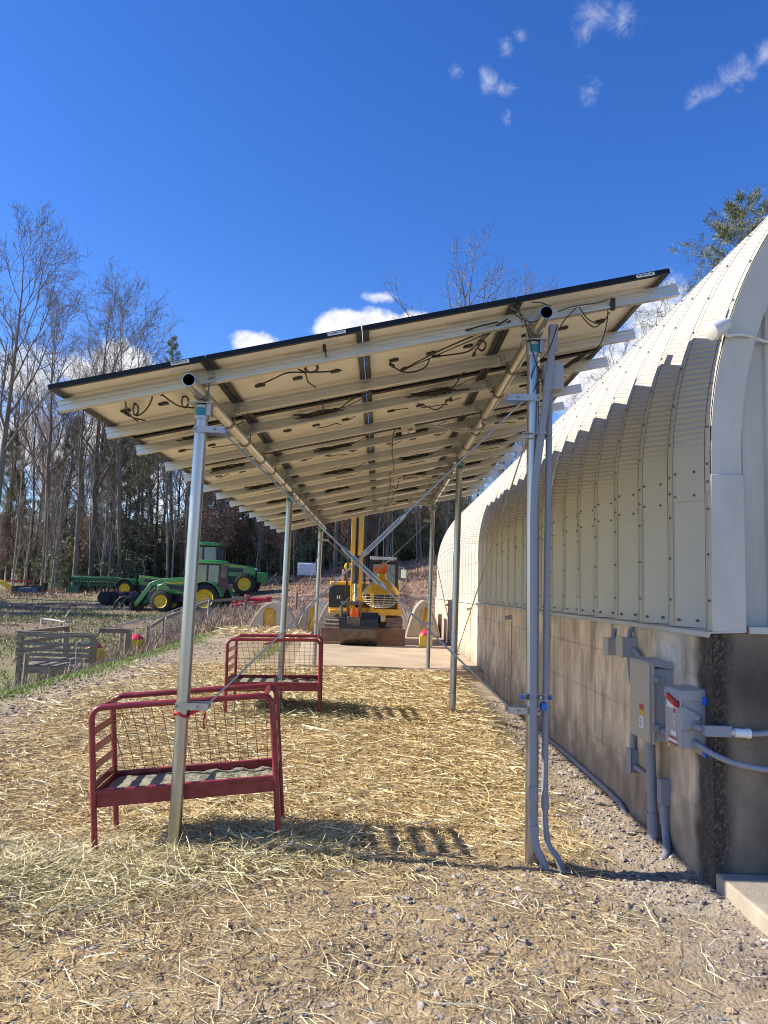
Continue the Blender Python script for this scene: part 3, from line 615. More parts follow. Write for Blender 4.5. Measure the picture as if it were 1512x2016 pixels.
def rod(p, q, t=.5, buckle=True, r=.0068):
    p, q = Vector(p), Vector(q)
    b_ = one('brace_rod', 'rod_steel', lambda m: (m.tube([p, q], r, 8), m.lathe([(.016, -.02), (.016, .02)], p, 'y', 8), m.lathe([(.016, -.02), (.016, .02)], q, 'y', 8)), rack)
    if buckle:
        d = (q-p).normalized(); c = p+(q-p)*t
        def f(m):
            n2 = d.cross(Vector((0, 1, 0))).normalized()*.013
            m.bar(c-d*.17+n2, c+d*.17+n2, .013, .007, n2); m.bar(c-d*.17-n2, c+d*.17-n2, .016, .008, n2)
            for e in (-1, 1): m.tube([c+d*(e*.16), c+d*(e*.21)], [.022, .014], 8)
            m.bar(c+d*.30, c+d*.46, .018, .006); m.bar(c-d*.46, c-d*.30, .018, .006)
        one('turnbuckle', 'rod_steel', f, b_)
xt, xb = XB, {0: -1.325, 1: 1.062}
for (y, zlb, zlt, zrb, zrt, off) in ((5.35, .962, 2.868, 1.0, 3.166, .012), (16.1, 1.10, 2.80, 1.13, 3.27, .012)):
    brace_bracket((xb[0] if y < 6 else xt[0]-.02, y, zlb), 1); brace_bracket((xt[0]-.003, y, zlt), 1); brace_bracket((xb[1], y, zrb), -1); brace_bracket((xt[1]-.01, y, zrt), -1)
    rod((-1.165, y-off, zlb), (.985, y-off, zrt), .545); rod((-1.165, y+off, zlt), (.915, y+off, zrb), .50)
rod((1.045, 5.42, 3.0), (1.045, 10.52, .95), .86, False, .006); rod((1.02, 16.0, 2.9), (1.05, 10.68, .95), .5, False, .006)
rod((-1.29, 16.0, 2.6), (-1.32, 10.68, .8), .5, False, .006)
one('brace_bracket', 'bracket_zinc', lambda m: (m.box((1.045, 10.6, .95), (.03, .22, .05)), m.tube([(1.045+.05*math.cos(a), 10.6+.05*math.sin(a), .95) for a in np.linspace(0, 6.28, 16)[:-1]], .006, 6, closed=True)), rack)

# panels: one of each kind with its parts, then copies
def panel_parts(root, seed, front=False):
    rs = random.Random(seed); w2, l2 = PW/2, PL/2
    def fr(m):
        for sx_ in (-1, 1): m.box((sx_*(w2-.006), 0, 0), (.012, PL, .035))
        for sy_ in (-1, 1): m.box((0, sy_*(l2-.006), 0), (PW-.024, .012, .035))
    one('frame', 'panel_frame', fr, root, world=False, smooth=False)
    def lip(m):
        for sx_ in (-1, 1): m.box((sx_*(w2-.027), 0, -.0162), (.030, PL-.024, .0022))
        for sy_ in (-1, 1): m.box((0, sy_*(l2-.022), -.0163), (PW-.084, .020, .0020))
    one('frame_flange', 'panel_lip', lip, root, world=False, smooth=False)
    one('glass', 'solar_glass', lambda m: m.box((0, 0, .0145), (PW-.024, PL-.024, .004)), root, world=False, smooth=False)
    one('backsheet', 'backsheet', lambda m: m.box((0, 0, .0105), (PW-.024, PL-.024, .003)), root, world=False, smooth=False)
    one('rating_label', 'white_label', lambda m: m.box((w2-.22, -l2+.18, .0085), (.12, .06, .001)), root, world=False, smooth=False)
    for k, x in enumerate((-.30, 0, .30)):
        one('junction_box', 'black_plastic', lambda m: (m.box((x, .02, .0015), (.075, .045, .015)), m.box((x+.01, -.005, .0), (.03, .03, .012))), root, world=False, bevel=.003)
    def cab(m):
        z = -.012
        def c(*pts): m.tube(smooth_path([(a, b2, z+rs.uniform(-.02, .004)) for a, b2 in pts], 5), .0048, 5)
        if front:
            c((-.30, 0), (-.2, -.06), (-.08, -.10-.04*rs.random()), (.02, -.2), (.10, -.42), (-.05, -.5))
            c((.30, .0), (.2, -.03), (.1, -.07), (.02, -.22), (-.06, -.30), (-.02, -.42), (.05, -.36), (0, -.25), (-.07, -.33), (0, -.44), (.2, -.5))
            c((0.02, -.22), (.03, .12), (.12, .25))
            z = -.05; c((-.38, -.02), (-.2, -.2), (-.05, -.24)); z = -.03; c(*[(.02+.07*math.cos(a)+.01*rs.random(), -.24+.09*math.sin(a)) for a in np.linspace(0, 9.5, 12)])
        else:
            c((-.30, 0), (-.25, -.05), (-.2+rs.uniform(-.08, .08), -.10)); c((.30, 0), (.36, -.04), (.4, -.12+rs.uniform(-.05, .05)))
            if rs.random() < .6: c((0, 0), (.1, .06), (.2, .02), (.3+rs.uniform(-.1, .1), .07))
    if not front: one('cable', 'black_plastic', cab, root, world=False)
    if not front:
        def bun(m):
            x0 = rs.uniform(-.12, .12); y0 = -l2+.19; z = -.045
            for q in range(7):
                a = x0-.19+rs.uniform(-.06, .06); b2 = x0+.19+rs.uniform(-.06, .06)
                m.tube(smooth_path([(a, y0+rs.uniform(-.03, .03), z+rs.uniform(-.03, .02)), ((a+b2)/2+rs.uniform(-.05, .05), y0+rs.uniform(-.035, .035), z+rs.uniform(-.03, .02)), (b2, y0+rs.uniform(-.03, .03), z+rs.uniform(-.03, .02))], 5), .005, 5)
            m.bar((x0-.17, y0, z), (x0-.03, y0+.01, z-.008), .022, .022); m.bar((x0+.02, y0+.015, z-.01), (x0+.17, y0-.01, z), .024, .024)
            m.tube(smooth_path([(x0+.15, y0, z), (x0+.3, y0-.03, z+.01), (x0+.42, y0-.10, z+.03)], 5), .004, 5)
        one('cable_bundle', 'black_plastic', bun, root, world=False)
    else:
        for x in ((w2-.17,) if seed != 2 else ()):
            one('barcode_label', 'white_label', lambda m: m.box((x, -l2-.0012, 0), (.125, .002, .022)), root, world=False, smooth=False)
            def bc(m):
                q = x-.055
                while q < x+.05:
                    wq = rs.choice((.0018, .003, .0045)); m.box((q, -l2-.0028, .002), (wq, .001, .011)); q += wq+rs.choice((.002, .0035, .005))
            one('barcode', 'black_plastic', bc, root, world=False, smooth=False)
ROWN = ['in the front row nearest the camera', 'in the second row back', 'in the third row back', 'in the fourth row back', 'in the fifth row back', 'in the sixth row back', 'in the far row by the excavator']
COLN = ['leftmost and lowest', 'second from the low left edge', 'third from the low left edge', 'rightmost and highest, beside the arched roof']
protos = {}
for r_ in range(7):
    for c in range(4):
        key = ('f', c) if r_ == 0 else ('b', (r_*3+c*2) % 4)
        pos = pl(c*(PW+GW)+PW/2, AY0+r_*(PL+GL)+PL/2, 0)
        lab = 'solar panel %s, %s' % (ROWN[r_], COLN[c])
        if key not in protos:
            t = thing('solar_module', lab, 'solar panel', pos, 0, 'white backed solar panels on the tilted rack'); panel_parts(t, key[1] if r_ == 0 else 20+key[1], r_ == 0); protos[key] = t
        else: t = dup(protos[key], pos, 0, 1, lab)
        t.rotation_euler = (0, -TH, 0)

# clear boxes and hoses under the panels, the loose wires that hang down at the far end
for k, (px, py, yy) in enumerate(((0.20, 0, 7.95), (.17, 0, 11.42), (.14, 0, 14.86))):
    u = (px-PX0)/ct; p = pl(u, yy, -.16)
    t = thing('combiner_box', ['clear wiring box under the panels, nearest of the three along the middle', 'clear wiring box under the panels, middle one of the three', 'clear wiring box under the panels, farthest of the three by the excavator arm'][k], 'wiring box', p, 0, 'clear wiring boxes under the panels')
    one('body', 'clear_box', lambda m: m.box(p, (.15, .10, .07), mR), t, bevel=.006)
    one('connector', 'red_lever', lambda m: m.box(p+Vector((.02, -.053, -.01)), (.045, .004, .015), mR), t)
    one('hose', 'bracket_zinc', lambda m: m.tube(smooth_path([p+Vector((.09, 0, .02)), p+Vector((.28, .02, .05)), p+Vector((.55, .0, .00)), p+Vector((.78, -.02, .03)), Vector((XB[1]-.02, yy+.05, ZB[1]-.06))], 8), .014, 8), t)
wr = thing('hanging_wires', 'black twisted wires looping along under the panels and hanging down near the gold dome', 'wires', (.1, 16, 3.2))
def hw(m):
    def un(x, y, w=-.12): return pl((x-PX0)/ct, y, w)
    m.tube(smooth_path([un(.20, 7.95, -.2), un(.07, 7.98, -.13), un(.03, 8.6, -.22), un(.05, 9.6, -.3), un(.02, 10.6, -.2), un(.06, 11.5, -.16), un(.0, 12.6, -.3), un(.05, 13.6, -.2), un(.02, 14.9, -.3), un(.08, 15.9, -.5), un(.15, 16.3, -.9), un(.02, 16.4, -1.25)], 8), .0065, 6)
    m.tube(smooth_path([un(.17, 11.42, -.2), un(.12, 11.5, -.3), un(.04, 11.7, -.2), un(.1, 12.5, -.26), un(.02, 13.5, -.32), un(-.02, 14.6, -.2), un(.03, 15.6, -.5), un(.09, 16.2, -1.0), un(-.12, 16.35, -1.35), un(-.06, 16.4, -1.55)], 8), .0065, 6)
    m.tube(smooth_path([un(.0, 14.9, -.15), un(-.05, 15.6, -.35), un(.1, 16.0, -.5), un(.2, 16.2, -.3), un(.12, 16.3, -.15)], 8), .0055, 6)
one('wire', 'black_plastic', hw, wr)
fc = thing('front_cables', 'black connector cables tangled round the top of the right front post', 'cables', (1.05, 5.0, 3.7))
def fcab(m):
    def q(px, py, y):
        d = ray(px, py); t = y/d.y; return Vector((0, 0, CAM_H))+d*t
    for pts in ([(1003, 604, 5.02), (1030, 625, 5.0), (1048, 690, 5.18), (1065, 745, 5.25), (1075, 770, 5.3)], [(1098, 640, 5.0), (1080, 690, 5.15), (1058, 715, 5.22), (1046, 740, 5.3), (1055, 760, 5.35)],
                [(1000, 605, 5.1), (1022, 625, 5.1), (1045, 634, 5.05), (1062, 630, 5.05)], [(1046, 595, 5.02), (1066, 596, 5.0), (1085, 605, 5.0)],
                [(1098, 613, 5.15), (1130, 603, 5.2), (1170, 597, 5.25), (1198, 590, 5.3)], [(1135, 605, 5.2), (1110, 632, 5.3), (1100, 650, 5.4)], [(1140, 605, 5.2), (1160, 630, 5.4), (1185, 636, 5.5), (1200, 615, 5.3)],
                [(1198, 590, 5.3), (1194, 640, 5.5), (1180, 680, 5.6), (1155, 695, 5.7)], [(1135, 605, 5.3), (1150, 628, 5.5), (1170, 644, 5.5), (1188, 632, 5.5)], [(1050, 770, 5.3), (1062, 752, 5.28), (1085, 745, 5.3)],
                [(860, 635, 5.6), (905, 645, 5.6), (960, 640, 5.5), (1000, 625, 5.4)], [(790, 730, 6.0), (870, 695, 5.9), (960, 655, 5.6), (990, 633, 5.5)], [(930, 700, 6.0), (950, 672, 5.8), (965, 650, 5.6)]):
        m.tube(smooth_path([q(*p) for p in pts], 6), .0042, 6)
    a, b2 = q(1155, 695, 5.7), q(1112, 722, 5.8); m.tube([a, a*.8+b2*.2, a*.2+b2*.8, b2], [.006, .017, .017, .006], 8)
    a, b2 = q(1206, 588, 5.3), q(1206, 610, 5.3); m.bar(a, b2, .032, .03)
one('cable', 'black_plastic', fcab, fc)

def onp(px, py, w):
    d = ray(px, py); n_ = Vector((-st_, 0, ct)); p0 = pl(0, 0, w); return Vector((0, 0, CAM_H))+d*(((p0-Vector((0, 0, CAM_H))).dot(n_))/d.dot(n_))
def loops(cx, cy, rx, ry, n):
    return [(cx+rx*math.cos(a*1.0)*(1-.04*i % .3), cy+ry*math.sin(a)+.8*math.sin(i*1.3)) for i, a in enumerate(np.linspace(0, n*6.28, n*9))]
for nm_, lab, paths in (
  ('panel_cable', 'looped black cable drooping under the low left front panel', [[(246, 812), (262, 822), (285, 828), (284, 828)], [(300, 773), (258, 782), (247, 788), (252, 810), (264, 824), (272, 830)], [(298, 770), (299, 785), (288, 806), (272, 818), (262, 815)], loops(267, 806, 6, 11, 3), [(308, 768), (318, 776), (335, 789), (355, 800), (385, 803)], loops(364, 791, 8, 11, 3)]),
  ('panel_cable', 'coiled black cable with a hanging tail under the second front panel', [[(504, 761), (540, 745), (565, 734), (600, 733), (640, 732), (672, 729)], [(568, 718), (590, 728), (601, 735), (607, 752), (622, 763)], loops(613, 724, 14, 9, 4), [(590, 715), (606, 714), (620, 719)], [(638, 680), (640, 692), (642, 702)]]),
  ('panel_cable', 'long black cable sweeping under the third front panel towards the right beam', [[(768, 717), (790, 731), (815, 732), (838, 722), (845, 708)], [(790, 729), (860, 693), (930, 662), (968, 646), (1000, 628)], [(850, 702), (890, 698), (925, 690), (950, 664), (965, 650)], loops(948, 680, 9, 10, 3), [(932, 700), (941, 682), (960, 660), (984, 640)], [(905, 648), (935, 655), (968, 652), (1005, 632)], [(888, 652), (915, 651), (945, 642), (980, 634)]]),
  ('panel_cable', 'black cable clipped under the panels just behind the front row', [[(565, 828), (600, 822), (640, 815), (668, 805), (690, 788), (735, 768)], [(590, 828), (625, 812), (655, 806)], [(632, 782), (636, 800), (635, 812)]]),
  ('panel_cable', 'black cable bundle under the middle panels behind the third rail', [[(790, 792), (830, 778), (870, 770), (905, 768), (1000, 756)], [(812, 790), (840, 800), (862, 806), (890, 780)], [(800, 788), (850, 775), (885, 775)], [(915, 728), (900, 752), (885, 772)], loops(870, 775, 18, 5, 3)])):
    t = thing(nm_, lab, 'cable', onp(*paths[0][0], -.05), 0, 'loose black cables under the panels')
    one('wire', 'black_plastic', lambda m: [m.tube(smooth_path([onp(a, b2, -.03-.05*math.sin(3.14*k/len(p_))) for k, (a, b2) in enumerate(p_)], 5), .0062, 6) for p_ in paths], t)
    one('plug', 'black_plastic', lambda m: [m.bar(onp(*p_[0], -.03), onp(*p_[0], -.03)+(onp(*p_[1], -.05)-onp(*p_[0], -.03)).normalized()*.07, .022, .02) for p_ in paths if len(p_) < 15], t)

# conduits and boxes strapped to the right front post
def conduit(name, label, pts, r, fit=(), matl='grey_pvc', loc=None, group=None, parent=None, n=6):
    P = smooth_path(pts, n); t = thing(name, label, 'conduit', loc or tuple(P[-1]), 0, group)
    one('pipe', matl, lambda m: m.tube(P, r, 14), t)
    for (a, b2) in fit: one('coupling', matl, lambda m: m.tube([a, b2], r*1.22, 14), t)
    return t
y5 = 5.262
cA = conduit('conduit', 'grey conduit strapped to the front face of the right front post', [(1.150, y5, 3.50), (1.118, y5, 3.17), (1.062, y5, 2.72), (1.040, y5, 2.4), (1.043, y5, 1.9), (1.046, y5, 1.4), (1.050, y5, .9), (1.053, y5, .6), (1.0545, y5, .40), (1.058, y5, .26), (1.075, y5-.01, .13), (1.115, y5-.02, .05), (1.16, y5-.02, -.08)], .026,
             [((1.133, y5, 3.33), (1.122, y5, 3.20)), ((1.0525, y5, .52), (1.054, y5, .42)), ((1.058, y5, .27), (1.064, y5, .22))], group='grey conduits on the right front post')
lb = one('elbow_fitting', 'grey_pvc', lambda m: (m.box((1.158, y5-.005, 3.585), (.058, .062, .19)), m.box((1.150, y5, 3.48), (.05, .055, .04))), cA, bevel=.006)
cB = conduit('conduit', 'thinner grey conduit running down from the small grey box beside the right front post', [(1.150, 5.32, 3.22), (1.1485, 5.318, 2.9), (1.146, 5.315, 2.4), (1.143, 5.313, 1.9), (1.140, 5.31, 1.4), (1.1385, 5.306, .9), (1.137, 5.303, .6), (1.137, 5.30, .42), (1.141, 5.30, .27), (1.165, 5.30, .13), (1.22, 5.29, .06), (1.27, 5.29, -.06)], .0225,
             [((1.150, 5.318, 3.20), (1.149, 5.318, 3.14)), ((1.137, 5.30, .45), (1.138, 5.30, .36))], group='grey conduits on the right front post')
tb = thing('pull_box', 'square grey pull box on the conduit beside the right front post', 'electrical box', (1.17, 5.33, 3.22))
one('body', 'grey_paint', lambda m: m.box((1.172, 5.35, 3.325), (.125, .13, .19)), tb, bevel=.004); one('lid', 'grey_paint', lambda m: m.box((1.172, 5.28, 3.325), (.135, .012, .20)), tb, bevel=.003)
for k, (z, hx_) in enumerate(((2.893, 1.062), (1.095, 1.072))):
    t = thing('strut_clamp', ['short strut channel clamping the conduits high on the right front post', 'strut channel with blue end caps clamping the conduits low on the right front post'][k], 'strut clamp', (hx_, 5.30, z), 0, 'strut clamps on the right front post')
    one('channel', 'bracket_zinc', lambda m: (m.box((hx_, 5.305, z+.018), (.21, .042, .004)), m.box((hx_, 5.305, z-.018), (.21, .042, .004)), m.box((hx_, 5.327, z), (.21, .003, .036))), t)
    one('strap', 'bracket_zinc', lambda m: (m.tube([(1.043+.030*math.cos(a), y5+.030*math.sin(a), z) for a in np.linspace(-3.3, .15, 12)], .004, 6), m.box((1.10, 5.285, z), (.018, .03, .02))), t)
    if k: one('end_cap', 'blue_cap', lambda m: (m.box((hx_-.098, 5.305, z), (.016, .040, .034)), m.box((hx_+.098, 5.305, z), (.016, .040, .034)), m.box((1.118, 5.28, z-.058), (.035, .06, .045))), t, bevel=.002)

# ================================================================ ELECTRICAL GEAR ON THE CONCRETE WALL
en = thing('electrical_enclosure', 'tall grey electrical enclosure with a pale door and hazard stickers on the wall', 'enclosure', (2.05, 5.85, .76))
one('body', 'grey_paint', lambda m: m.box((2.065, 5.845, 1.02), (.178, .40, .52)), en, bevel=.012)
def edoor(m):
    m.box((1.962, 5.845, 1.03), (.020, .425, .56)); m.box((1.985, 5.845, 1.03), (.026, .44, .575))
ed = one('door', 'beige_glare', edoor, en, bevel=.008)  # grey door coloured beige for the ground glare on it
one('latch', 'grey_paint', lambda m: (m.box((1.995, 5.622, 1.20), (.055, .02, .045)), m.box((2.045, 5.634, 1.20), (.035, .018, .04))), ed, bevel=.004)
one('latch', 'grey_paint', lambda m: (m.box((1.995, 5.622, .86), (.055, .02, .045)), m.box((2.045, 5.634, .86), (.035, .018, .04))), ed, bevel=.004)
for (zz, hh, mt) in ((.985, .04, 'implement_red'), (.945, .035, 'rim_yellow'), (.875, .085, 'white_label')):
    one('sticker', mt, lambda m: m.box((1.951, 5.79, zz), (.002, .085, hh)), ed, smooth=False)
one('sticker_print', 'black_plastic', lambda m: [m.box((1.9495, 5.80, .90-.011*i), (.001, .05-.012*(i % 3), .004)) for i in range(6)], ed, smooth=False)
one('mounting_ear', 'white_label', lambda m: (m.box((2.14, 5.74, 1.305), (.02, .045, .06)), m.box((2.14, 5.74, .74), (.02, .045, .05))), en, bevel=.003)
one('rain_hood', 'grey_paint', lambda m: m.prism([(1.955, 1.322), (2.0, 1.335), (2.155, 1.325), (2.155, 1.272), (1.955, 1.30)], 5.63, 6.06, 'y'), en)
sw = thing('safety_switch', 'grey safety switch box with a red lever and red and white stickers', 'safety switch', (2.07, 5.23, .82))
one('body', 'grey_paint', lambda m: m.box((2.068, 5.228, .995), (.165, .262, .345)), sw, bevel=.006)
one('cover', 'grey_paint', lambda m: (m.box((1.979, 5.228, .995), (.016, .268, .355)), m.prism([(1.965, 1.172), (1.975, 1.192), (2.15, 1.205), (2.15, 1.125), (1.965, 1.12)], 5.088, 5.365, 'y')), sw, bevel=.004)
one('handle_plate', 'grey_paint', lambda m: m.prism([(1.972, 1.09), (1.985, 1.09), (2.065, 1.055), (2.098, 1.035), (2.098, .995), (2.03, .95), (1.972, .945)], 5.076, 5.096, 'y'), sw, bevel=.003)
one('pivot', 'bracket_zinc', lambda m: m.lathe([(.018, 0), (.018, -.008), (.006, -.010)], (2.075, 5.076, 1.015), 'y', 16), sw)
one('lever', 'red_lever', lambda m: (m.bar((1.962, 5.30, 1.135), (1.955, 5.13, 1.10), .020, .042), m.lathe([(.024, .0), (.024, -.016)], (1.968, 5.13, 1.10), 'x', 12)), sw, bevel=.006)
for (yy, zz, ww, hh, mt) in ((5.27, 1.152, .10, .03, 'orange'), (5.15, 1.145, .03, .022, 'white_label'), (5.24, 1.085, .16, .05, 'white_label'), (5.21, .90, .09, .028, 'white_label'), (5.22, .868, .15, .012, 'implement_red'), (5.22, .85, .15, .018, 'white_label'), (5.22, .832, .15, .012, 'implement_red'), (5.195, .99, .022, .075, 'white_label'), (5.195, 1.05, .022, .03, 'implement_red')):
    one('sticker', mt, lambda m: m.box((1.9693, yy, zz), (.0014, ww, hh)), sw, smooth=False)
one('legend_print', 'black_plastic', lambda m: [m.box((1.9682, 5.195, 1.015-.012*i), (.001, .012, .005)) for i in range(5)], sw, smooth=False)
one('screw', 'bracket_zinc', lambda m: [m.lathe([(.006, 0), (.006, -.004)], (x, 5.0975, z), 'y', 8) for x, z in ((2.07, 1.10), (2.11, 1.07), (2.06, .93), (2.06, .90), (2.0, 1.16))], sw)
for k, z in enumerate((1.128, .80)):
    t = thing('wall_strut', ['strut channel with a bright blue end cap behind the top of the safety switch', 'strut channel with a blue end cap behind the bottom of the safety switch'][k], 'strut channel', (2.14, 5.3, z), 0, 'strut channels behind the safety switch')
    one('channel', 'bracket_zinc', lambda m: m.box((2.134, 5.29, z), (.038, .39, .042)), t); one('end_cap', 'blue_cap', lambda m: m.box((2.134, 5.083, z), (.046, .05, .05)), t, bevel=.004)
hub = conduit('conduit', 'short grey nipple joining the enclosure to the safety switch', [(2.05, 5.64, .845), (2.05, 5.5, .845), (2.05, 5.34, .845)], .026)
lbx = thing('conduit_fitting', 'grey rectangular conduit fitting turning from the switch round the dark wall corner', 'conduit fitting', (2.15, 4.94, .96))
one('nipple', 'grey_pvc', lambda m: m.tube([(2.05, 5.10, .972), (2.062, 4.95, .970)], .020, 12), lbx)
one('body', 'grey_pvc', lambda m: (m.box((2.135, 4.935, .968), (.155, .056, .062)), m.box((2.140, 4.905, .969), (.162, .006, .068))), lbx, bevel=.004)
one('connector', 'white_label', lambda m: (m.tube([(2.21, 4.935, .962), (2.245, 4.935, .960)], .019, 12), m.tube([(2.245, 4.935, .960), (2.335, 4.935, .957)], .028, 14), m.tube([(2.328, 4.935, .957), (2.345, 4.935, .956)], .032, 14)), lbx)
conduit('flexible_conduit', 'upper dark grey flexible conduit running right from the fitting past the wall corner', [(2.34, 4.935, .956), (2.42, 4.93, .960), (2.52, 4.90, .985), (2.9, 4.86, 1.06)], .0185, group='flexible conduits at the wall corner')
conduit('flexible_conduit', 'lower dark grey flexible conduit sagging out of the bottom of the safety switch', [(2.06, 5.12, .868), (2.075, 5.0, .85), (2.12, 4.92, .82), (2.22, 4.89, .782), (2.36, 4.89, .756), (2.5, 4.90, .748), (2.9, 4.90, .76)], .0185, [((2.06, 5.11, .868), (2.064, 5.085, .863))], group='flexible conduits at the wall corner')
for (nm, lab, c, d) in (('junction_box', 'small weathered beige junction box high on the wall, farther of the two', (2.10, 7.0, 1.345), (.10, .13, .15)), ('junction_box', 'small grey junction box high on the wall just above the enclosure', (2.085, 6.50, 1.375), (.13, .16, .16))):
    t = thing(nm, lab, 'junction box', c, 0, 'small junction boxes on the wall')
    one('body', 'grey_paint', lambda m: m.box(c, d), t, bevel=.006); one('lid', 'beige_glare', lambda m: m.box((c[0]-d[0]/2-.008, c[1], c[2]), (.018, d[1]+.012, d[2]+.012)), t, bevel=.004)
    one('elbow', 'grey_pvc', lambda m: m.tube(smooth_path([(c[0]+.01, c[1], c[2]+.06), (c[0]+.01, c[1], c[2]+.12), (c[0]+.03, c[1], c[2]+.145), (2.19, c[1], c[2]+.14)], 5), .020, 10), t)
conduit('conduit', 'grey conduit curving from the small junction box down behind the enclosure', [(2.095, 6.46, 1.36), (2.10, 6.33, 1.34), (2.11, 6.24, 1.27), (2.115, 6.20, 1.15)], .022)
conduit('conduit', 'dark grey flexible conduit dropping left of the enclosure', [(2.10, 6.52, 1.30), (2.10, 6.50, 1.15), (2.105, 6.40, 1.0), (2.11, 6.2, .93)], .020)
t = thing('conduit_fitting', 'small grey conduit fitting low on the wall left of the thick conduit', 'conduit fitting', (2.11, 6.48, .46)); one('body', 'grey_pvc', lambda m: m.box((2.115, 6.46, .46), (.075, .10, .18)), t, bevel=.005); one('cover', 'grey_pvc', lambda m: m.box((2.072, 6.46, .46), (.008, .115, .195)), t, bevel=.003)
conduit('conduit', 'short grey conduit below the left side of the enclosure', [(2.11, 6.42, .54), (2.11, 6.25, .66), (2.11, 6.0, .77)] if False else [(2.11, 6.46, .54), (2.11, 6.46, .65), (2.11, 6.40, .74), (2.11, 6.1, .78)], .028)
conduit('conduit', 'thin grey conduit running sideways between the two low fittings on the wall', [(2.11, 6.42, .42), (2.11, 6.1, .42), (2.11, 5.82, .42)], .019)
t = thing('conduit_fitting', 'grey conduit fitting above the bent conduit beside the wall corner', 'conduit fitting', (2.11, 5.79, .405)); one('body', 'grey_pvc', lambda m: m.box((2.11, 5.775, .39), (.075, .095, .17)), t, bevel=.005); one('cover', 'grey_pvc', lambda m: m.box((2.11, 5.722, .39), (.086, .008, .185)), t, bevel=.003)
conduit('conduit', 'thick grey conduit dropping from the enclosure into the gravel', [(2.055, 5.90, .78), (2.06, 5.90, .5), (2.07, 5.90, .25), (2.08, 5.90, -.15)], .036, [((2.0705, 5.90, .20), (2.076, 5.90, .03))])
conduit('conduit', 'bent grey conduit sweeping from the low fitting into the trench by the wall', [(2.11, 5.77, .31), (2.112, 5.765, .17), (2.105, 5.72, .06), (2.07, 5.62, .0), (2.0, 5.52, -.025), (1.93, 5.46, -.06), (1.88, 5.43, -.12)], .029, [((2.11, 5.77, .29), (2.112, 5.766, .16))])
conduit('ground_conduit', 'thin grey conduit lying along the foot of the concrete wall', [(2.12, 11.0, .0), (2.12, 9.4, .03), (2.12, 8.0, .035), (2.11, 6.9, .03), (2.10, 6.6, -.02)], .022)
# lamp on the arch edge
fl_ = thing('flood_light', 'white bullet shaped sensor light clipped to the edge of the arch', 'flood light', (2.20, 5.0, 3.60))
def lampb(m):
    d = Vector((-.80, -.25, -.5)).normalized(); b0 = Vector((2.215, 4.95, 3.60)); m.tube([b0+d*x for x in (-.055, -.05, -.02, .06, .105, .11)], [.018, .034, .046, .058, .060, .050], 16)
one('lamp_head', 'plastic_white', lampb, fl_); one('arm', 'plastic_white', lambda m: m.tube(smooth_path([(2.23, 4.95, 3.585), (2.24, 4.945, 3.54), (2.27, 4.945, 3.53)], 5), .013, 10), fl_)
one('conduit', 'plastic_white', lambda m: m.tube(smooth_path([(2.24, 4.945, 3.535), (2.36, 4.95, 3.545), (2.48, 5.02, 3.545), (2.62, 5.07, 3.54), (3.0, 5.07, 3.54)], 5), .011, 8), fl_)

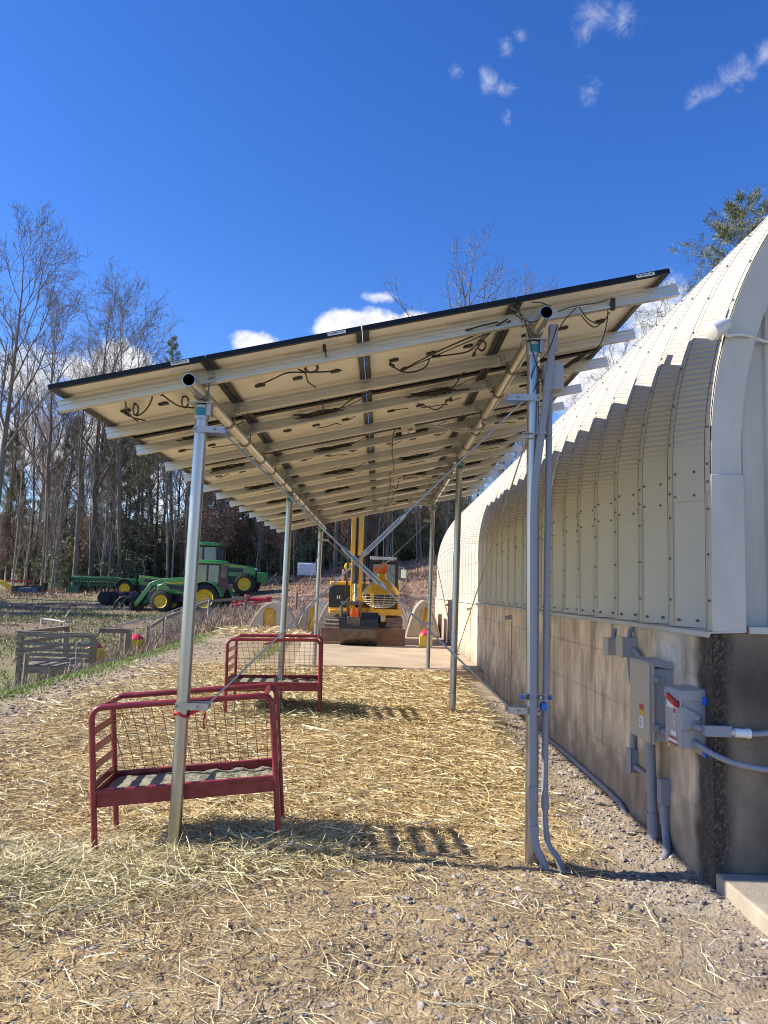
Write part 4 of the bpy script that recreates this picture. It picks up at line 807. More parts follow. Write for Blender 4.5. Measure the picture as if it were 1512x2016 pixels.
# ================================================================ RED HAY FEEDERS
def feeder(label, loc, rz, tilt, L_=1.15, D_=.50, H_=.93, tz=.345, lev=None):
    t = thing('hay_feeder', label, 'hay feeder', loc, rz, 'red pipe hay feeders'); x2, y2 = L_/2, D_/2; r = .021
    t.rotation_euler = (0, tilt, rz)
    for s in (-1, 1):
        def loop(m):
            c = .075; pts = [(-x2, s*y2, -.04), (-x2, s*y2, H_-c)]+[(-x2+c-c*math.cos(a), s*y2, H_-c+c*math.sin(a)) for a in np.linspace(.2, 1.571, 5)]
            pts += [(-p[0], p[1], p[2]) for p in pts[::-1]]; m.tube(pts, r, 12)
        one('side_frame', 'red_paint', loop, t, world=False)
        one('top_brace', 'red_paint', lambda m: m.bar((s*(x2-.05), -y2, H_-.01), (s*(x2-.05), y2, H_-.01), .03, .03), t, world=False, bevel=.006)
        def rails(m):
            for z in np.linspace(.44, .80, 4): m.bar((s*x2, -y2, z), (s*x2, y2, z), .012, .05)
        one('end_rail', 'red_paint', rails, t, world=False, bevel=.003)
    def tray(m):
        for s in (-1, 1): m.bar((-x2+.01, s*(y2-.012), tz-.02), (x2-.01, s*(y2-.012), tz-.01), .018, .095); m.bar((-x2+.01, s*(y2-.008), tz+.035), (x2-.01, s*(y2-.008), tz+.035), .04, .03)
        for s in (-1, 1): m.bar((s*(x2-.012), -y2, tz+.01), (s*(x2-.012), y2, tz+.01), .016, .07)
        m.box((0, 0, tz-.03), (L_-.03, D_-.03, .012))
    one('tray', 'red_paint', tray, t, world=False, bevel=.004)
    hz = tz-.012; rr = random.Random(int(loc[1]*10)); bm = bmesh.new(); g = []
    for j in range(9):
        row = []
        for i in range(25):
            x = -x2+.03+(L_-.06)*i/24; y = -y2+.03+(D_-.06)*j/8; cov = .032*max(0, min(1, 1.1-1.3*(i/24)+.5*(j/8)+.35*math.sin(i*1.7+j)))
            row.append(bm.verts.new((x, y, hz+cov-.012+rr.uniform(0, .008))))
        g.append(row)
    for j in range(8):
        for i in range(24): bm.faces.new((g[j][i], g[j][i+1], g[j+1][i+1], g[j+1][i]))
    me = bpy.data.meshes.new('hay'); bm.to_mesh(me); bm.free(); me.materials.append(MATS['old_hay']); h = link(bpy.data.objects.new('leftover_hay', me)); h.parent = t
    for s in (1,):
        def mesh(m):
            a0, a1 = (-y2*.35, H_-.025), (y2-.03, tz+.05)
            one('mesh_hanger', 'red_paint', lambda q: q.bar((-x2+.03, a0[0], H_-.02), (x2-.03, a0[0], H_-.02), .012, .012), t, world=False)
            for k in range(16):
                x = -x2+.07+(L_-.14)*k/15; j1, j2 = rr.uniform(-.008, .008), rr.uniform(-.008, .008); m.tube([(x+j1, a0[0], a0[1]), (x*.985+j2, (a0[0]+a1[0])/2+s*.01, (a0[1]+a1[1])/2), (x*.97, a1[0], a1[1])], .0026, 5)
            for k in range(1, 10):
                f = k/9.6; y = a0[0]+(a1[0]-a0[0])*f; z = a0[1]+(a1[1]-a0[1])*f; m.tube([(-x2+.045, y, z+rr.uniform(-.004, .004)), (-.2, y, z+rr.uniform(-.006, .006)), (.2, y, z+rr.uniform(-.006, .006)), (x2-.045, y, z)], .0024, 5)
        one('wire_rack', 'rusty_wire', mesh, t, world=False)
    return t
f1 = feeder('near red pipe hay feeder strapped to the left front post', (-1.29, 5.735, .012), R(5), R(-5.2), 1.23, .57, .965, .365)
f2 = feeder('far red pipe hay feeder on the straw behind the near one', (-1.34, 10.28, .17), R(3), R(-1.0), 1.17, .85, .95, .37)
sp2 = thing('red_strap', 'red strap tying the near feeder to the left front post', 'strap', (-1.32, 5.38, .90))
one('band', 'red_strap', lambda m: m.tube([(-1.327+.054*math.cos(a), 5.35+.054*math.sin(a), .905+.012*math.sin(2*a)) for a in np.linspace(0, 6.28, 20)[:-1]], .009, 6, closed=True), sp2)
one('tail', 'red_strap', lambda m: (m.bar((-1.275, 5.33, .91), (-1.17, 5.40, .955), .012, .022), m.tube([(-1.18, 5.40, .93), (-1.185, 5.38, .86), (-1.18, 5.38, .80)], .006, 6)), sp2)
sp3 = thing('red_strap', 'red strap on the top bar of the far hay feeder', 'strap', (-1.27, 10.57, 1.05))
one('band', 'red_strap', lambda m: (m.tube([(-1.325+.056*math.cos(a), 10.6+.056*math.sin(a), 1.06) for a in np.linspace(0, 6.28, 16)[:-1]], .010, 6, closed=True), m.bar((-1.36, 10.5, 1.06), (-1.52, 10.3, 1.03), .014, .025)), sp3)
# ================================================================ EXCAVATOR, DOME, HUTCHES
ex = thing('excavator', 'yellow excavator with a black bucket parked on the concrete pad under the far end', 'excavator', (-.48, 24, .22))
for cx in (-1.38, .42):
    def track(m):
        P = [(22.75+.36-.36*math.sin(a), .60-.36*math.cos(a)) for a in np.linspace(0, math.pi, 9)]+[(25.5+.36*math.sin(a), .60+.36*math.cos(a)) for a in np.linspace(0, math.pi, 9)]
        m.prism([(y, z) for y, z in P], cx-.24, cx+.24, 'x')
        for i in range(9):
            a = math.pi*i/8; m.box((cx, 23.11-.37*math.sin(a), .60-.37*math.cos(a)), (.50, .05, .04), Matrix.Rotation(a, 3, 'X'))
        for i in range(16): m.box((cx, 23.1+i*.15, .965), (.50, .045, .03))
    one('track', 'track_mud', track, ex)
one('undercarriage', 'dark_steel', lambda m: (m.box((-.48, 24.2, .62), (1.35, 1.6, .35)), m.lathe([(.5, .75), (.5, 1.05)], (-.48, 24.2, 0), 'z', 20), m.bar((-1.0, 23.4, .55), (-1.0, 22.4, .5), .12, .16), m.bar((.05, 23.4, .55), (.05, 22.4, .5), .12, .16)), ex)
one('blade', 'rusty_blade', lambda m: (m.box((-.48, 22.32, .47), (2.43, .05, .44)), m.box((-.48, 22.27, .255), (2.45, .05, .09)), m.box((-.48, 22.36, .68), (2.43, .1, .04))), ex, bevel=.01)
bod = one('body', 'yellow_cat', lambda m: (m.box((-.46, 24.4, 1.16), (2.16, 2.8, .19)), m.box((-1.16, 24.4, 1.96), (.74, 2.7, .13)), m.box((-.45, 25.4, 1.6), (2.1, 1.2, .85)), m.box((-.70, 23.0, 1.5), (.16, .5, .75)), m.box((-.26, 23.3, 1.55), (.12, .8, .70))), ex, bevel=.03)
one('side_door', 'black_paint', lambda m: m.prism([(-1.54, 1.25), (-.84, 1.25), (-.84, 1.90), (-1.45, 1.90), (-1.54, 1.84)], 23.0, 24.8, 'y'), bod, world=False).location = -Vector(ex.location)
one('decal', 'white_label', lambda m: (m.box((-1.225, 22.994, 1.55), (.04, .006, .10)), m.box((-1.29, 22.994, 1.55), (.03, .006, .09))), ex, smooth=False)
one('handrail', 'black_paint', lambda m: m.tube(smooth_path([(-1.45, 23.2, 2.0), (-1.45, 23.2, 2.35), (-1.3, 23.2, 2.42), (-1.1, 23.2, 2.42), (-1.05, 23.2, 2.0)], 5), .018, 6), ex)
one('exhaust', 'rusty_blade', lambda m: m.tube([(-1.16, 24.4, 2.0), (-1.16, 24.4, 2.42)], .09, 12), ex)
one('mirror', 'feeder_yellow', lambda m: (m.lathe([(.0, 0), (.10, .01), (.12, .05)], (-1.0, 23.0, 2.47), 'y', 14), m.tube([(-1.0, 23.05, 2.4), (-1.02, 23.1, 2.0)], .012, 6)), ex)
cab = one('cab', 'black_paint', lambda m: ([m.bar((x, y, 1.25), (x, y, 2.62), .09, .09) for x in (-.30, .46) for y in (23.02, 24.6)], m.box((.08, 23.8, 2.65), (.86, 1.68, .09)), m.box((.08, 23.02, 1.62), (.76, .06, .10)), m.box((.08, 23.03, 1.42), (.80, .05, .35)), m.box((.08, 24.6, 1.9), (.8, .05, 1.3))), ex, bevel=.02)
one('window', 'cab_glass', lambda m: (m.box((.08, 23.03, 2.12), (.66, .02, .90)), m.box((-.31, 23.8, 2.05), (.02, 1.5, 1.0)), m.box((.47, 23.8, 2.05), (.02, 1.5, 1.0))), cab, world=False).location = -Vector(ex.location)
one('roof_light', 'gate_tube', lambda m: (m.box((.05, 22.98, 2.74), (.8, .1, .09)), m.box((-.2, 22.95, 2.73), (.14, .1, .1)), m.box((.3, 22.95, 2.73), (.14, .1, .1))), ex, bevel=.01)
one('seat', 'dark_steel', lambda m: (m.box((.08, 24.1, 1.7), (.5, .5, .12)), m.box((.08, 24.35, 2.05), (.46, .14, .65))), ex, bevel=.03)
one('mirror', 'chrome', lambda m: (m.box((.66, 23.0, 2.30), (.16, .05, .26)), m.tube([(.5, 23.0, 2.5), (.66, 23.0, 2.48), (.66, 23.0, 2.3)], .015, 6)), ex, bevel=.02)
one('grille', 'dark_steel', lambda m: [m.box((.08, 22.99, 1.30+.075*i), (.76, .03, .03)) for i in range(4)]+[m.box((x, 22.985, 1.41), (.03, .03, .26)) for x in (-.25, .08, .41)], ex)
one('deck_edge', 'yellow_cat', lambda m: (m.box((.12, 22.97, 1.15), (.94, .14, .17)), m.box((-1.2, 22.97, 1.12), (.6, .14, .13))), ex, bevel=.015)
one('boom', 'yellow_cat', lambda m: (m.bar((-.73, 23.1, 1.3), (-.73, 23.3, 5.2), .26, .4, (0, 1, 0)), m.box((-.73, 23.0, 1.35), (.34, .5, .3))), ex, bevel=.03)
one('stick', 'yellow_cat', lambda m: (m.bar((-.83, 22.0, 2.75), (-.83, 22.15, 5.6), .13, .30, (0, 1, 0)), m.bar((-.62, 22.0, 2.75), (-.62, 22.15, 5.6), .14, .30, (0, 1, 0)), m.bar((-.84, 22.0, 1.2), (-.84, 22.0, 2.8), .05, .22, (0, 1, 0)), m.bar((-.58, 22.0, 1.1), (-.58, 22.0, 2.8), .06, .24, (0, 1, 0)), m.box((-.5, 21.98, 1.55), (.16, .14, .22)), m.box((-.72, 21.95, 1.18), (.34, .18, .22))), ex, bevel=.012)
cy = one('cylinder', 'black_paint', lambda m: m.tube([(-.73, 21.9, 1.95), (-.73, 21.98, 2.85)], .085, 12), ex); one('rod', 'chrome', lambda m: m.tube([(-.73, 21.88, 1.35), (-.73, 21.9, 1.96)], .055, 10), cy, world=False).location = -Vector(ex.location)
one('gap_shade', 'black_paint', lambda m: m.tube([(-.72, 22.0, 2.7), (-.72, 22.15, 5.5)], .062, 10), ex)  # black tube added as the shade in the gap between the stick bars
one('hose', 'black_plastic', lambda m: [m.tube([(x, 21.84, 5.2), (x, 21.84, 3.2), (x, 21.9, 2.7)], .014, 6) for x in (-.745, -.70)]+[m.tube(smooth_path([(x, 21.95, 5.0), (x*1.0+.01*s, 21.8, 3.6), (x, 21.82, 2.5), (x+.03*s, 21.85, 1.6)], 6), .018, 6) for x, s in ((-.93, -1), (-.97, -1), (-.50, 1), (-.47, 1))], ex)  # side hoses, plus a middle pair added to darken the stick gap
one('linkage', 'dark_steel', lambda m: (m.bar((-.92, 21.85, 1.02), (-.92, 21.8, 1.45), .06, .14, (0, 1, 0)), m.bar((-.56, 21.85, .9), (-.56, 21.8, 1.4), .06, .14, (0, 1, 0)), m.box((-.74, 21.8, .88), (.36, .22, .34)), m.tube([(-1.1, 21.8, 1.40), (-.5, 21.8, 1.40)], .06, 10), m.tube([(-1.1, 21.82, 1.32), (-1.1, 21.82, .95)], .05, 8)), ex, bevel=.01)
one('hook', 'orange', lambda m: (m.box((-.72, 21.70, 1.12), (.22, .05, .18)), m.box((-.79, 21.67, 1.14), (.05, .05, .24)), m.box((-.66, 21.67, 1.14), (.05, .05, .24))), ex, bevel=.01)
bp_ = [(22.15+.46*math.cos(a), .68+.46*math.sin(a)) for a in np.linspace(math.pi*.62, math.pi*1.62, 14)]+[(22.5, .30), (22.5, .95)]
bk = one('bucket', 'dark_steel', lambda m: (m.prism(bp_, -1.14, -.06, 'x')), ex, bevel=.012, sharp=.8)
one('side_plate', 'black_paint', lambda m: (m.prism([(21.66, .70), (21.72, .98), (21.95, 1.14), (22.2, 1.15), (22.2, .7)], -1.15, -.82, 'x'), m.prism([(21.66, .70), (21.72, .98), (21.95, 1.14), (22.2, 1.15), (22.2, .7)], -.56, -.05, 'x'), m.box((-.6, 21.68, .74), (1.10, .05, .07))), bk, world=False).location = -Vector(ex.location)

dome = thing('hanging_dome', 'gold dome with an orange top and a wire cage below hanging before the excavator cab', 'hanging dome', (.0, 16.4, 1.7))
one('dome', 'gold_dome', lambda m: m.lathe([(.385, 0), (.392, .015), (.37, .07), (.32, .14), (.25, .21), (.17, .275), (.115, .32), (.10, .36), (.095, .43), (.085, .435)], (0, 16.4, 1.71), 'z', 40), dome)
one('motor', 'orange', lambda m: (m.box((.03, 16.4, 2.245), (.17, .15, .15)), m.box((-.11, 16.4, 2.215), (.11, .13, .12)), m.lathe([(.075, 0), (.05, .06)], (.04, 16.4, 2.31), 'z', 10), m.box((.0, 16.4, 2.165), (.22, .18, .03))), dome, bevel=.012)
def cage(m):
    for k in range(8):
        f = k/8; z = 1.70-.285*math.sin(f*1.571); r = .385*math.cos(f*1.571)**.8+.012
        m.tube([(r*math.cos(a), 16.4+r*math.sin(a), z) for a in np.linspace(0, 6.283, 33)[:-1]], .0032, 5, closed=True)
    for k in range(8):
        a = k*math.pi/4+.2; m.tube([((.385*math.cos(f)**.8+.012)*math.cos(a), 16.4+(.385*math.cos(f)**.8+.012)*math.sin(a), 1.70-.285*math.sin(f)) for f in np.linspace(0, 1.5, 8)], .0032, 5)
one('wire_cage', 'plastic_white', cage, dome)
one('hanger', 'rod_steel', lambda m: m.tube([(.03, 16.4, 2.34), (.02, 16.4, 3.45)], .005, 6), dome)

def hutch(label, x, y, w, h, d=1.9, rz=0.0, door=-.06):
    t = thing('calf_hutch', label, 'calf hutch', (x, y, z1(x, y) if not (-2.3 < x < 2.1) else .22), rz, 'pale plastic calf hutches')
    def outline(k, n=9):
        P = []
        for s in (-1, 1):
            seg = [(s*w/2, 0), (s*w*.475, h*.12), (s*w*.36, h*.50), (s*w*.24, h*.78), (s*w*.12, h*.93), (0, h)]
            P += seg if s < 0 else seg[::-1][1:]
        return [(a*k, b*(.5+.5*k)) for a, b in P]
    def shell(m):
        rings = [(0, 1.0), (d*.35, .99), (d*.9, .93), (d, .80)]; n = len(outline(1)); vs = []
        for yy, k in rings: vs += [(a, yy, b) for a, b in outline(k)]
        fs = [(i*n+j, i*n+j+1, (i+1)*n+j+1, (i+1)*n+j) for i in range(3) for j in range(n-1)]+[tuple(3*n+j for j in range(n))]
        m.add(vs, fs)
        for q in (.3, .62):
            o = outline(.985); m.tube([(a*1.01, d*q, b*1.01) for a, b in o], .025, 6)
        m.tube([(a, .0, b) for a, b in outline(1)], .022, 6)
    one('shell', 'hutch_cream', shell, t, world=False, sharp=.5)
    dx, dw, dh = door*w, .145*w, h*.86
    dn = [(dx-dw, 0), (dx-dw, dh*.72), (dx-dw*.8, dh*.88), (dx-dw*.35, dh*.97), (dx+dw*.35, dh*.97), (dx+dw*.8, dh*.88), (dx+dw, dh*.72), (dx+dw, 0)]
    def front(m):
        o = outline(1); L_ = o[:6]; R_ = o[5:]
        m.add([(a, .03, b) for a, b in [(-w/2, 0)]+L_[1:]+dn[:5][::-1]], [tuple(range(11))])
        m.add([(a, .03, b) for a, b in R_+dn[4:][::-1]], [tuple(range(len(R_)+4))])
        m.tube([(a, .02, b) for a, b in dn], .02, 6)
    one('front', 'hutch_cream', front, t, world=False, smooth=False)
    one('inside', 'hutch_inside', lambda m: (m.box((dx, .16, dh*.5), (dw*2.1, .02, dh)), m.bar((dx-dw*.9, .13, .1), (dx+dw*.6, .13, dh*.85), .05, .06), m.bar((dx, .14, .0), (dx, .14, dh), .02, .02)), t, world=False)  # sheet behind the doorway carrying the painted yellow glow of the lit shell
    return t
hutch('pale calf hutch farthest left with a yellow doorway beside the gravel', -3.60, 25.9, 1.62, .98)
hutch('pale calf hutch between the left post and the excavator with a yellow doorway', -2.32, 28.0, 1.40, 1.10)
hutch('pale calf hutch peeking out past the left track of the excavator', -1.45, 27.6, 1.75, 1.35, door=.05)
hutch('pale calf hutch peeking out past the right track of the excavator', .30, 27.6, 1.70, 1.35, door=.05)
hutch('pale calf hutch on the far right beside the building wall', 1.50, 26.8, 1.15, 1.25, door=.08)

def box_feeder(label, x, y, z, w=.42, h=.36, extra=True):
    t = thing('mineral_feeder', label, 'feeder', (x, y, z), 0, 'yellow mineral feeders with red lids')
    one('box', 'feeder_yellow', lambda m: (m.box((x, y, z+h*.5), (w, w*.9, h)), m.box((x+w*.62, y, z+h*.36), (w*.3, w*.6, h*.62)) if extra else None), t, bevel=.015)
    one('lid', 'lid_red', lambda m: m.lathe([(w*.56, 0), (w*.50, .05), (w*.2, h*.38), (w*.1, h*.42)], (x, y, z+h+.003), 'z', 14), t)
box_feeder('yellow mineral feeder with a red lid on the goat deck', -8.62, 23.6, -.60, .44, .40)
box_feeder('yellow mineral feeder with a red lid behind the fence posts beside the gate', -8.75, 28.0, -.62, .50, .40)
box_feeder('yellow mineral feeder with a red lid by the building wall on the pad', 1.32, 22.2, .22, .36, .34, False)

# ================================================================ TRACTORS AND IMPLEMENTS
def wheel(root, x, y, r, wd, rim, z0=0.0):
    o = one('wheel', 'tyre', lambda m: (m.lathe([(r*.60, -wd/2), (r*.86, -wd/2), (r*.97, -wd*.36), (r, 0), (r*.97, wd*.36), (r*.86, wd/2), (r*.60, wd/2), (r*.60, -wd/2)], (x, y, r+z0), 'y', 32, False),
        [m.box((x+r*.985*math.cos(a), y+s*wd*.22, r+z0+r*.985*math.sin(a)), (r*.07, wd*.46, r*.11), Matrix.Rotation(-a, 3, 'Y') @ Matrix.Rotation(s*.6, 3, 'X')) for s in (-1, 1) for a in np.linspace(0, 6.283, 23)[:-1]+.14*s]), root, world=False, sharp=.9)
    one('rim', 'rim_yellow', lambda m: (m.lathe([(r*.12, -wd*.42), (r*.16, -wd*.36), (r*.30, -wd*.34), (r*.34, -wd*.24), (r*.50, -wd*.30), (r*.56, -wd*.47), (r*.61, -wd*.5), (r*.61, wd*.5), (r*.56, wd*.47), (r*.50, wd*.30), (r*.34, wd*.24), (r*.30, wd*.34), (r*.16, wd*.36), (r*.12, wd*.42)], (x, y, r+z0), 'y', 28), [m.lathe([(r*.035, -wd*.38), (r*.035, -wd*.28)], (x+r*.23*math.cos(a), y, r+z0+r*.23*math.sin(a)), 'y', 6) for a in np.linspace(0, 6.283, 9)[:-1]]), o, world=False, sharp=.7)
def tractor(label, loc, rz, k=1.0, loader=False, cabbed=True, roof='tractor_green', rear_r=.78, front_r=.57):
    t = thing('tractor', label, 'tractor', loc, rz); t.scale = (k,)*3; wb = 2.35
    for s in (-1, 1): wheel(t, 0, s*.82, rear_r, .44, 0); wheel(t, -wb, s*.74, front_r, .34, 0)
    one('chassis', 'black_paint', lambda m: (m.box((-1.1, 0, .72), (2.6, .42, .36)), m.tube([(0, -.8, rear_r), (0, .8, rear_r)], .12, 10), m.tube([(-wb, -.7, front_r), (-wb, .7, front_r)], .09, 10), m.box((-2.5, 0, .75), (.6, .5, .3))), t, world=False)
    one('hood', 'tractor_green', lambda m: m.prism([(-.80, .95), (-.80, 1.70), (-1.6, 1.66), (-2.4, 1.55), (-2.78, 1.40), (-2.84, 1.15), (-2.80, .92)], -.34, .34, 'y'), t, world=False, bevel=.05)
    one('grille', 'black_paint', lambda m: m.box((-2.82, 0, 1.12), (.06, .52, .44)), t, world=False)
    for s in (-1, 1):
        one('side_vent', 'black_paint', lambda m: m.box((-1.7, s*.345, 1.30), (.9, .02, .22)), t, world=False)
        one('headlight', 'white_label', lambda m: m.box((-2.79, s*.2, 1.38), (.08, .16, .09)), t, world=False, bevel=.01)
        one('stripe', 'rim_yellow', lambda m: m.prism([(-.85, 1.56), (-2.3, 1.46), (-2.3, 1.50), (-.85, 1.62)], s*.343-.004, s*.343+.004, 'y'), t, world=False)
        def fender(m):
            a = np.linspace(.15, 2.7, 12); P = [((rear_r+.10)*math.cos(q), rear_r+(rear_r+.10)*math.sin(q)) for q in a]; Q = [((rear_r+.06)*math.cos(q), rear_r+(rear_r+.06)*math.sin(q)) for q in a[::-1]]
            m.prism(P+Q, s*.82-.26, s*.82+.26, 'y'); m.box((-.1, s*.57, 1.15), (1.1, .04, .6))
        one('fender', 'tractor_green', fender, t, world=False)
    if cabbed:
        c = one('cab', 'black_paint', lambda m: ([m.bar((x0, s*.62, 1.1), (x1, s*.60, 2.52), .07, .07) for s in (-1, 1) for x0, x1 in ((-.85, -.72), (-.05, -.05), (.62, .58))], m.box((-.1, 0, 1.12), (1.5, 1.28, .12)), m.box((.62, 0, 1.5), (.05, 1.2, .7))), t, world=False)
        one('roof', roof, lambda m: (m.box((-.07, 0, 2.60), (1.62, 1.42, .13)), m.prism([(-.80, 2.66), (-.6, 2.75), (.55, 2.75), (.7, 2.66)], -.62, .62, 'y')), c, world=False, bevel=.04)
        one('window', 'cab_glass', lambda m: ([m.box((-.42, s*.61, 1.83), (.64, .012, 1.30)) for s in (-1, 1)], [m.box((.27, s*.61, 1.83), (.54, .012, 1.30)) for s in (-1, 1)], m.box((-.79, 0, 1.85), (.012, 1.15, 1.28)), m.box((.60, 0, 2.15), (.012, 1.15, .65))), c, world=False)
        one('seat', 'dark_steel', lambda m: (m.box((.15, 0, 1.45), (.5, .5, .15)), m.box((.36, 0, 1.8), (.14, .48, .6)), m.tube([(-.55, 0, 1.3), (-.35, 0, 1.75)], .03, 8), m.lathe([(.19, 0), (.19, .03)], (-.34, 0, 1.76), 'z', 16)), t, world=False, bevel=.03)
    else:
        one('roll_bar', 'black_paint', lambda m: (m.tube(smooth_path([(.35, -.5, 1.0), (.5, -.5, 1.7), (.3, -.45, 1.95), (.3, .45, 1.95), (.5, .5, 1.7), (.35, .5, 1.0)], 5), .04, 8), m.box((-.2, 0, 1.2), (1.2, .9, .1)), m.box((.2, 0, 1.4), (.5, .5, .2)), m.box((.42, 0, 1.65), (.15, .5, .45))), t, world=False)
    one('exhaust', 'black_paint', lambda m: m.tube(smooth_path([(-.98, -.46, 1.0), (-.98, -.46, 2.0), (-.98, -.46, 2.35), (-.90, -.46, 2.5)], 5), .065, 10), t, world=False)
    if loader:
        for s in (-1, 1):
            one('loader_arm', 'tractor_green', lambda m: (m.bar((-.85, s*.55, 1.78), (-2.55, s*.55, 1.62), .10, .20), m.bar((-2.45, s*.55, 1.66), (-3.05, s*.55, 1.40), .10, .22), m.bar((-3.0, s*.55, 1.45), (-3.85, s*.55, .30), .10, .22, (-1, 0, .5)), m.bar((-1.15, s*.52, .8), (-1.0, s*.52, 1.75), .12, .2, (1, 0, 0))), t, world=False, bevel=.015)
            cyl = one('cylinder', 'black_paint', lambda m: m.tube([(-1.2, s*.57, 1.1), (-2.2, s*.57, 1.42)], .045, 8), t, world=False)
            one('rod', 'chrome', lambda m: (m.tube([(-2.2, s*.57, 1.42), (-2.55, s*.57, 1.53)], .03, 8), m.tube([(-2.9, s*.48, 1.62), (-3.65, s*.48, .75)], .03, 8)), cyl, world=False)
        def grap(m):
            m.box((-3.98, 0, .22), (.10, 1.6, .5))
            for i in range(9):
                y = -.78+i*.195; P = [(-4.0, y, .02), (-4.35, y, -.03), (-4.7, y, .0), (-5.0, y, .10)]; m.tube(smooth_path(P, 4), [.045]*6+[.04]*4+[.03]*3, 6)
            for y in (-.55, -.30, .30, .55):
                m.tube(smooth_path([(-3.95, y, .46), (-4.2, y, .72), (-4.6, y, .70), (-4.9, y, .42), (-4.98, y, .15)], 4), .05, 6)
            m.tube([(-4.2, -.6, .68), (-4.2, .6, .68)], .05, 8); m.box((-4.35, 0, -.0), (.08, 1.6, .05))
        one('grapple', 'black_paint', grap, t, world=False)
    return t
tz = z1(-10, 42)
tractor('green cab tractor with a front loader and black grapple, nearest on the left field', (-9.2, 42, z1(-10, 42)), R(-7), 1.05, True, roof='tractor_green')
t2 = tractor('larger green cab tractor with a black exhaust facing right behind the loader tractor', (-12.2, 53, z1(-11, 53)+.02), R(180), 1.28, False, rear_r=.80)
one('front_weight', 'tractor_green', lambda m: (m.box((-3.15, 0, .95), (.5, .8, .55)), m.box((-2.9, 0, .9), (.3, .3, .3))), t2, world=False, bevel=.03)
tractor('low green tractor without a cab parked behind the loader tractor at the wood edge', (-16.95, 52, z1(-17, 52)), R(180), .88, False, False, rear_r=.66, front_r=.45)
sdz = z1(-20.5, 56)
sd_ = thing('seed_drill', 'long dark green seed drill standing at the wood edge', 'seed drill', (-20.5, 56, sdz))
one('hopper', 'dark_green', lambda m: m.prism([(55.6, 1.10), (55.75, .72), (56.25, .72), (56.4, 1.10), (56.2, 1.22), (55.8, 1.22)], -22.35, -18.75, 'x') if False else m.prism([(55.6, sdz+1.10), (55.75, sdz+.72), (56.25, sdz+.72), (56.4, sdz+1.10), (56.2, sdz+1.22), (55.8, sdz+1.22)], -22.35, -18.75, 'x'), sd_)
one('frame', 'dark_green', lambda m: ([m.box((x, 56, sdz+.36), (.12, .3, .72)) for x in (-22.2, -20.5, -19.1)], m.box((-20.5, 56, sdz+.60), (3.7, .15, .12)), m.box((-22.0, 55.5, sdz+.25), (.9, .7, .5))), sd_)
one('seed_tube', 'white_label', lambda m: [m.box((-22.15+.24*i, 55.66, sdz+.83), (.10, .04, .035)) for i in range(15)], sd_)
one('opener', 'dark_steel', lambda m: [m.lathe([(.2, -.02), (.2, .02)], (-22.1+.24*i, 55.8, sdz+.24), 'x', 12) for i in range(15)], sd_)
gt_ = thing('green_hopper', 'light green metal bin lying beside the seed drill', 'bin', (-25.2, 60, z1(-25, 60)))
one('body', 'bright_green', lambda m: m.prism([(-25.85, 1.35), (-25.6, 1.62), (-24.4, 1.78), (-24.3, 1.66), (-24.7, 1.25), (-25.5, 1.16)], 59.6, 60.6, 'y'), gt_, bevel=.03); one('stand', 'dark_green', lambda m: (m.box((-25.4, 60.1, 1.0), (.1, .8, .5)), m.box((-24.7, 60.1, 1.0), (.1, .8, .6))), gt_)
dz = z1(-15.3, 46)
dh = thing('disc_harrow', 'row of black packer wheels and discs behind the grapple', 'disc harrow', (-15.3, 46, dz))
for i, x in enumerate((-16.4, -16.0, -15.2, -14.8, -14.4, -14.0)): one('packer_wheel', 'tyre', lambda m: m.lathe([(.12, -.16), (.38, -.16), (.43, 0), (.38, .16), (.12, .16)], (x, 46+.12*(i % 2), dz+.42), 'x' if i > 1 else 'y', 22), dh)
one('frame', 'implement_red', lambda m: (m.bar((-16.6, 46.3, dz+.75), (-13.6, 46.3, dz+.8), .12, .12), m.bar((-14.2, 46.2, dz+.5), (-13.4, 46.2, dz+1.1), .08, .08), m.bar((-15, 46.5, dz+.7), (-13.5, 47, dz+.7), .1, .1)), dh)
rz_ = z1(-7.6, 44)+.06
ri = thing('rotary_cutter', 'bright red rotary cutter resting on the slope beside the tractor wheel', 'mower', (-7.6, 44, rz_))
one('deck', 'implement_red', lambda m: (m.prism([(-8.5, rz_+.05), (-8.4, rz_+.30), (-7.6, rz_+.38), (-6.95, rz_+.25), (-6.9, rz_+.02)], 43.4, 45.0, 'y'), m.box((-8.75, 44.2, rz_+.40), (.5, 1.2, .5))), ri, bevel=.04)
one('gearbox', 'implement_red', lambda m: (m.box((-7.7, 44, rz_+.55), (.5, .5, .3)), m.tube([(-7.5, 44, rz_+.6), (-6.4, 43.9, rz_+.62)], .10, 10), m.box((-6.35, 43.9, rz_+.62), (.3, .3, .3))), ri, bevel=.02)
one('hitch', 'implement_red', lambda m: (m.bar((-8.3, 43.6, rz_+.35), (-7.5, 43.8, rz_+.85), .08, .10), m.bar((-8.3, 44.4, rz_+.35), (-7.5, 44.2, rz_+.85), .08, .10), m.bar((-8.8, 43.6, rz_+.7), (-7.6, 43.4, rz_+.45), .10, .12), m.bar((-7.4, 43.5, rz_+.3), (-6.5, 43.4, rz_+.55), .14, .16)), ri)
one('pto_shaft', 'gate_tube', lambda m: (m.tube([(-8.1, 43.5, rz_+.55), (-7.3, 43.3, rz_+.15)], .05, 8), m.bar((-8.2, 43.3, rz_+.02), (-7.2, 43.2, rz_+.06), .2, .04)), ri)
iz = z1(-5.6, 58)
ib = thing('water_tote', 'white water tank in a wire cage at the top of the slope', 'water tank', (-5.6, 58, iz))
one('tank', 'tote_white', lambda m: m.box((-5.6, 58, iz+.62), (1.32, 1.0, .92)), ib, bevel=.10)
